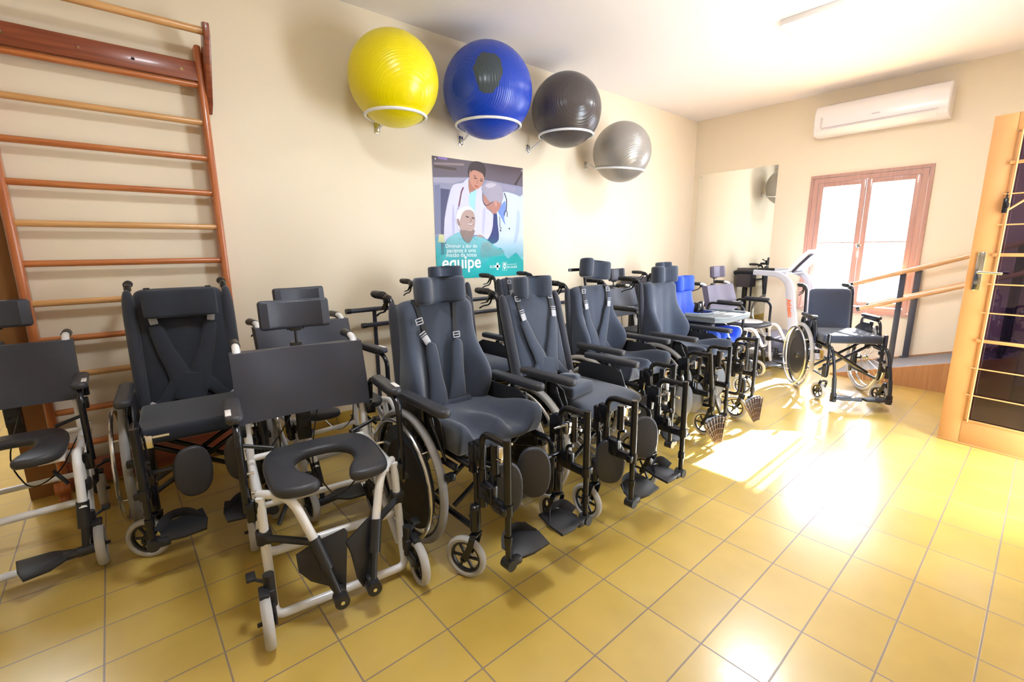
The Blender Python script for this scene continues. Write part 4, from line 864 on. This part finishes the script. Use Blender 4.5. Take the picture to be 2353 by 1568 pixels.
PS = [
('P','photo_backdrop',(140,142,170),[(0.7529,1.8501),(1.1283,1.8832),(1.7238,1.8486),(1.7229,1.3941),(0.749,1.3845)],0),
('P','photo_backdrop',(112,116,150),[(0.7614,1.7895),(0.8154,1.8006),(0.8074,1.4138),(0.7505,1.3987)],0),
('P','photo_backdrop',(64,66,108),[(0.819,1.7698),(0.9123,1.7662),(0.8772,1.6582),(0.8455,1.529),(0.8307,1.24),(0.7992,1.2368)],0),
('P','photo_backdrop',(70,52,50),[(0.7659,1.9459),(0.9766,1.9434),(0.9846,1.9225),(0.7681,1.9246)],0),
('P','photo_backdrop',(140,120,125),[(0.7652,1.966),(1.0586,1.987),(1.0625,1.9697),(0.7659,1.9473)],0),
('P','photo_backdrop',(160,158,182),[(0.7529,1.8501),(1.0909,1.8691),(0.9451,1.8179),(0.7543,1.8128)],0),
('P','photo_backdrop',(150,146,172),[(1.4202,1.8636),(1.6308,1.8337),(1.6194,1.7936),(1.45,1.8126)],0),
('P','photo_backdrop',(66,52,55),[(1.7069,1.9775),(1.7156,1.9586),(1.642,1.8581),(1.6148,1.8623)],0),
('P','photo_backdrop',(150,120,190),[(0.8046,2.0141),(0.897,2.011),(0.892,1.9947),(0.8063,1.9961)],0),
('P','photo_backdrop',(205,205,150),[(0.7881,1.4028),(0.8328,1.4033),(0.841,1.3347),(0.7749,1.3418)],0),
('P','woman_coat',(206,206,236),[(1.1049,1.874),(1.0627,1.8488),(1.0392,1.829),(0.9626,1.8137),(0.9261,1.7813),(0.8965,1.7017),(0.866,1.6009),(0.8439,1.4933),(0.8377,1.3564),(0.8809,1.342),(0.9917,1.4165),(1.1505,1.4036),(1.2283,1.4007),(1.2972,1.3665),(1.3556,1.4764),(1.365,1.5774),(1.3136,1.6213),(1.2508,1.6786),(1.2398,1.7378),(1.2477,1.8126),(1.2208,1.818),(1.1816,1.7856),(1.1148,1.759),(1.098,1.8085)],1),
('P','woman_coat',(178,180,220),[(0.9336,1.647),(0.9452,1.6045),(0.9437,1.4596),(0.9323,1.401),(0.9169,1.459)],1),
('P','woman_coat',(186,188,226),[(1.2491,1.6183),(1.2789,1.6273),(1.2536,1.4203),(1.2315,1.443)],1),
('P','woman_scrubs',(160,214,234),[(1.1053,1.751),(1.143,1.7609),(1.1797,1.7855),(1.1691,1.689),(1.162,1.6144),(1.1486,1.584),(1.1195,1.6198),(1.1039,1.6559)],1),
('P','woman_neck',(170,115,98),[(1.1018,1.8665),(1.1193,1.8355),(1.1723,1.7923),(1.1624,1.7769),(1.1244,1.7669),(1.1144,1.7443),(1.0993,1.7942)],1),
('P','woman_face',(192,136,116),[(1.1153,1.9108),(1.1227,1.9366),(1.1678,1.9482),(1.2244,1.9413),(1.2603,1.9169),(1.2681,1.8808),(1.2504,1.8387),(1.2205,1.8047),(1.1817,1.7885),(1.1537,1.8019),(1.1265,1.8288),(1.1112,1.8709)],1),
('P','woman_hair',(52,32,38),[(1.1061,1.8848),(1.0985,1.9307),(1.1206,1.9828),(1.1559,2.013),(1.2172,2.0182),(1.2666,2.0053),(1.2888,1.9637),(1.2837,1.9191),(1.2693,1.892),(1.2546,1.9201),(1.2147,1.9361),(1.1676,1.9431),(1.1356,1.9328),(1.1253,1.9045),(1.1174,1.8894)],1),
('P','woman_hair',(186,130,112),[(1.1086,1.903),(1.1228,1.9402),(1.1272,1.9047),(1.1144,1.882)],1),
('L','woman_features',(60,35,35),[(1.1583,1.8844),(1.1731,1.8763),(1.1902,1.8777)],9),
('L','woman_features',(60,35,35),[(1.2222,1.8651),(1.2375,1.8605),(1.2511,1.8631)],9),
('L','woman_features',(60,35,35),[(1.1569,1.8988),(1.1802,1.8936)],6),
('L','woman_features',(60,35,35),[(1.2246,1.8807),(1.2514,1.8749)],6),
('L','woman_features',(150,50,50),[(1.1657,1.821),(1.1805,1.8097),(1.2014,1.8106)],9),
('L','woman_features',(150,95,80),[(1.2033,1.8716),(1.1948,1.8438),(1.1833,1.8385)],6),
('L','stethoscope',(110,25,60),[(1.047,1.7938),(1.0249,1.76),(1.0121,1.7088),(0.993,1.6356)],13),
('L','stethoscope',(150,155,200),[(0.993,1.6356),(0.9794,1.6097)],9),
('P','man_coat',(202,216,242),[(1.4754,1.7837),(1.5867,1.7812),(1.6851,1.7584),(1.723,1.7351),(1.719,1.1598),(1.6355,1.245),(1.5241,1.1891),(1.4506,1.2875),(1.377,1.28),(1.3448,1.3197),(1.4205,1.3673),(1.4128,1.5012),(1.3993,1.5981),(1.436,1.6268),(1.4688,1.7061)],1),
('P','man_coat',(176,196,232),[(1.6507,1.6366),(1.6837,1.5896),(1.6594,1.3935),(1.6029,1.3276),(1.6323,1.4746)],1),
('P','man_shirt',(116,146,226),[(1.4202,1.6106),(1.463,1.6747),(1.5056,1.7082),(1.5093,1.6144),(1.4893,1.5585),(1.5021,1.4956),(1.4454,1.5727)],1),
('P','navy_trousers',(42,56,118),[(1.3684,1.593),(1.4023,1.5943),(1.4128,1.5012),(1.4226,1.3689),(1.3573,1.3275),(1.307,1.3549),(1.2972,1.3665),(1.3498,1.4451)],1),
('P','man_face',(178,126,114),[(1.2526,1.7423),(1.287,1.7483),(1.3761,1.7084),(1.4528,1.6897),(1.4341,1.6345),(1.3858,1.5921),(1.3453,1.6012),(1.3357,1.6223),(1.2958,1.628),(1.277,1.665),(1.2561,1.6939)],1),
('P','man_hair',(164,158,176),[(1.2479,1.82),(1.2998,1.8598),(1.3596,1.8692),(1.4322,1.8494),(1.4706,1.8065),(1.4819,1.7378),(1.4497,1.688),(1.4087,1.7026),(1.378,1.7039),(1.3614,1.6832),(1.3214,1.6946),(1.2884,1.7259),(1.2559,1.7575),(1.2374,1.7896)],1),
('P','man_hair',(190,186,200),[(1.2794,1.8299),(1.3392,1.8525),(1.3994,1.8468),(1.3685,1.8218),(1.3084,1.8097)],1),
('P','man_face',(196,146,134),[(1.378,1.7009),(1.4004,1.7006),(1.408,1.6718),(1.3932,1.6495),(1.3814,1.6704)],1),
('L','glasses',(50,40,60),[(1.2537,1.6773),(1.2845,1.6518),(1.3657,1.6971)],6),
('L','stethoscope',(52,44,70),[(1.4931,1.7788),(1.5217,1.7247),(1.5189,1.6777),(1.5149,1.6265)],12),
('L','stethoscope',(52,44,70),[(1.4897,1.5806),(1.4934,1.6137),(1.5149,1.6265),(1.5284,1.6034),(1.5236,1.5692)],9),
('L','stethoscope',(52,60,90),[(1.4349,1.5684),(1.4372,1.4704),(1.4592,1.4669)],8),
('L','stethoscope',(40,44,70),[(1.439,1.4562),(1.4491,1.4374)],14),
('L','stethoscope',(40,44,70),[(1.5413,1.463),(1.5565,1.4666)],14),
('P','patient_hair',(228,228,240),[(0.9677,1.4967),(0.9589,1.5473),(0.9807,1.5989),(1.0319,1.6318),(1.0923,1.6443),(1.1403,1.6208),(1.1545,1.588),(1.1193,1.6124),(1.0677,1.6064),(1.0296,1.5718),(1.009,1.5345),(0.9961,1.4828),(0.988,1.4385),(0.9737,1.4676)],1),
('P','patient_shirt',(126,192,204),[(0.992,1.4238),(1.0176,1.3722),(1.0814,1.329),(1.1405,1.3883),(1.1985,1.3889),(1.267,1.3664),(1.3673,1.3117),(1.4713,1.2591),(1.4599,1.2188),(1.3032,1.2016),(1.2011,1.141),(0.7633,1.1537),(0.7687,1.2118),(0.8412,1.2398),(0.8548,1.3493),(0.9097,1.3934)],1),
('P','patient_neck',(140,118,112),[(1.0039,1.4462),(1.1443,1.4489),(1.133,1.3958),(1.0833,1.3313),(1.0179,1.3797)],1),
('P','patient_face',(180,154,148),[(1.0057,1.5417),(1.0331,1.5903),(1.0819,1.6129),(1.1303,1.604),(1.1539,1.5693),(1.1601,1.5246),(1.1486,1.4641),(1.1249,1.4395),(1.0944,1.4345),(1.048,1.4426),(1.0056,1.4447),(0.9907,1.4827)],1),
('P','patient_face',(150,122,118),[(0.9691,1.5332),(0.9889,1.5294),(0.998,1.4829),(0.9849,1.4752),(0.9714,1.5004)],1),
('L','patient_features',(70,52,55),[(1.0615,1.5599),(1.0778,1.5501),(1.0929,1.5536)],11),
('L','patient_features',(70,52,55),[(1.1248,1.5518),(1.1378,1.5426),(1.1512,1.5453)],11),
('L','patient_features',(235,230,230),[(1.0779,1.4983),(1.1038,1.487),(1.1324,1.4938)],11),
('L','patient_features',(120,80,78),[(1.0743,1.5026),(1.1054,1.4796),(1.1401,1.4955)],5),
('L','patient_features',(140,108,104),[(1.1095,1.5453),(1.1218,1.5189),(1.0972,1.5137)],7),
('L','patient_shirt',(108,172,186),[(0.9812,1.3794),(0.9895,1.3572),(1.0175,1.3708)],9),
('L','patient_shirt',(108,172,186),[(1.1383,1.3807),(1.1589,1.3626),(1.1764,1.3658)],9),
('P','hands',(150,168,172),[(1.2282,1.3275),(1.2765,1.347),(1.3288,1.3338),(1.3564,1.288),(1.4609,1.2713),(1.4731,1.2389),(1.3033,1.2079),(1.2246,1.1992),(1.2062,1.2501)],1),
('L','hands',(112,130,138),[(1.2338,1.3159),(1.2528,1.2808),(1.2742,1.2572)],5),
('L','hands',(112,130,138),[(1.2599,1.3221),(1.2768,1.2807),(1.2944,1.257)],5),
('L','hands',(112,130,138),[(1.2861,1.3283),(1.3011,1.2805),(1.3147,1.2567)],5),
('P','hands',(176,150,146),[(1.1736,1.4001),(1.2088,1.4059),(1.2497,1.3894),(1.2081,1.3813),(1.181,1.3887)],1),
('P','teal_shape',(10,186,184),[(1.5241,1.185),(1.6355,1.245),(1.7213,1.1581),(1.7204,1.0238),(1.5108,1.0329)],0),
('P','teal_shape',(90,205,215),[(0.7687,1.2118),(0.8235,1.2364),(0.9208,1.2312),(0.9007,1.1795),(0.8291,1.1665),(0.7773,1.1752)],1)]
# ------------------------------------------------------------------ poster on the left wall (flat print: shapes as x,z on the wall, drawn in layers)
def lin(c): return tuple((((x/255)+.055)/1.055)**2.4*1.02 for x in c)
po = thing('poster', 'health poster with two doctors bending over a smiling patient, teal lower edge', 'poster', (1.2377, YW, 1.0315))
px0, pz0 = 1.2377, 1.0315
pm = mat('poster_print', (.3, .3, .4), .35); nt = pm.node_tree
tc = nt.nodes.new('ShaderNodeTexCoord'); sx = nt.nodes.new('ShaderNodeSeparateXYZ'); nt.links.new(tc.outputs['Object'], sx.inputs[0])
cr = nt.nodes.new('ShaderNodeValToRGB'); nt.links.new(sx.outputs['Z'], cr.inputs[0])
el = cr.color_ramp.elements
stops = [(0, (0, 200, 196)), (.18, (10, 192, 190)), (.26, (70, 165, 185)), (.45, (110, 120, 160)), (.72, (104, 98, 118)), (.98, (92, 78, 86))]
while len(el) < len(stops): el.new(.5)
for e, (p, c) in zip(el, stops): e.position = p; e.color = (*lin(c), 1)
nt.links.new(cr.outputs[0], nt.nodes['Principled BSDF'].inputs['Base Color'])
G().box((0, -.0012, .4915), (.972, .002, .983)).build('printed_sheet', pm, po, smooth=False)
tint = bpy.data.materials.new('poster_teal_tint'); tint.use_nodes = True; nt = tint.node_tree
b = nt.nodes['Principled BSDF']; b.inputs['Base Color'].default_value = (*lin((20, 195, 200)), 1); b.inputs['Roughness'].default_value = .35
tc = nt.nodes.new('ShaderNodeTexCoord'); sx = nt.nodes.new('ShaderNodeSeparateXYZ'); nt.links.new(tc.outputs['Object'], sx.inputs[0])
mr = nt.nodes.new('ShaderNodeMapRange'); mr.inputs[1].default_value = .04; mr.inputs[2].default_value = .36; mr.inputs[3].default_value = .8; mr.inputs[4].default_value = 0
nt.links.new(sx.outputs['Z'], mr.inputs[0]); nt.links.new(mr.outputs[0], b.inputs['Alpha'])
lay = {}
for k, s in enumerate(PS):
    y = -.0026 - k*.00008; nm, col = s[1], s[2]; key = (nm, col)
    g = lay.setdefault(key, G())
    if s[0] == 'P':
        P = [(a-px0, c-pz0) for a, c in s[3]]
        if s[4]: P = catmull(P, 3)
        P = [(max(-.4855, min(.4855, a)), max(.001, c)) for a, c in P]
        n = len(g.v); g.add([(a, y, c) for a, c in P], [tuple(range(len(P)))])
    else:
        w_ = s[4]*.00075/.8; P = [Vector((a-px0, y, c-pz0)) for a, c in s[3]]
        P = [Vector(p) for p in bend(P, .03, 3)] if len(P) > 2 else P
        L = []
        for i, p in enumerate(P):
            t = (P[min(i+1, len(P)-1)]-P[max(i-1, 0)]).normalized(); q = Vector((-t.z, 0, t.x))*w_*.5; L += [p+q, p-q]
        g.add(L, [(2*i, 2*i+1, 2*i+3, 2*i+2) for i in range(len(P)-1)])
pmats = {}
for (nm, col), g in lay.items():
    m = pmats.get(col) or mat('print_'+nm, lin(col), .35, noise=.08, nscale=12); pmats[col] = m
    o = g.build(nm, m, po, smooth=False)
y1 = -.0026-len(PS)*.00008-.0003
G().add([(-.4855, y1, .001), (.4855, y1, .001), (.4855, y1, .41), (-.4855, y1, .41)], [(0, 1, 2, 3)]).build('teal_fade', tint, po, smooth=False)
WP = mat('print_white', (.93, .94, .95), .35)
def wtext(s, x0, x1, z0, bold=0, size=.1):
    o = text(s, size, WP, 'printed_text', po, Matrix.Identity(4), 0, bold=bold)
    xs = [v.co.x for v in o.data.vertices]; k = (x1-x0)/(max(xs)-min(xs)); mx = min(xs)
    for v in o.data.vertices: v.co = Vector(((v.co.x-mx)*k + x0-px0, y1-.0004, v.co.y*k + z0-pz0))
    return o
wtext('Diminuir a dor do', .8435, 1.1714, 1.294); wtext('paciente \u00e9 uma', .8576, 1.1556, 1.2555); wtext('miss\u00e3o da nossa', .8454, 1.166, 1.2178)
wtext('equipe', .8051, 1.2083, 1.120, .0015); wtext('SUS', 1.3091, 1.3649, 1.1107, .0)
wtext('DE SA\u00daDE', 1.5163, 1.6385, 1.1035, 0); wtext('SECRETARIA MUNICIPAL', 1.5167, 1.6365, 1.1334)
g = G(); Q = lambda a, c: (a-px0, y1-.0004, c-pz0)
for (a0, a1, c0, c1) in ((1.368, 1.4315, 1.113, 1.134), (1.389, 1.411, 1.091, 1.1555)): g.add([Q(a0, c0), Q(a1, c0), Q(a1, c1), Q(a0, c1)], [(0, 1, 2, 3)])
g.build('printed_cross', WP, po, smooth=False)
g = G()
for (a0, a1, c0, c1) in ((1.4567, 1.459, 1.083, 1.158), (1.5096, 1.512, 1.083, 1.158), (1.4567, 1.512, 1.0825, 1.0848), (1.4567, 1.512, 1.156, 1.1583)): g.add([Q(a0, c0), Q(a1, c0), Q(a1, c1), Q(a0, c1)], [(0, 1, 2, 3)])
g.add([Q(*p) for p in [(1.470, 1.145), (1.476, 1.152), (1.484, 1.147), (1.492, 1.152), (1.498, 1.145), (1.499, 1.115), (1.493, 1.10), (1.484, 1.093), (1.475, 1.10), (1.469, 1.115)]], [tuple(range(10))])
g.build('printed_crest', WP, po, smooth=False)
g = G(); 
for p in [(1.476, 1.138), (1.484, 1.13), (1.492, 1.138), (1.49, 1.112), (1.484, 1.103), (1.478, 1.112)]: pass
g.add([(a, y-.0003, c) for a, y, c in [Q(*p) for p in [(1.477, 1.134), (1.491, 1.134), (1.491, 1.115), (1.484, 1.106), (1.477, 1.115)]]], [(0, 1, 2, 3, 4)])
g.build('printed_crest_centre', mat('print_teal', lin((10, 190, 188)), .35), po, smooth=False)
for a, c in ((.777, 1.992), (1.705, 1.992)): G().cyl((a-px0, 0, c-pz0), (a-px0, y1-.002, c-pz0), .006, 12).build('pin', WPL, po)
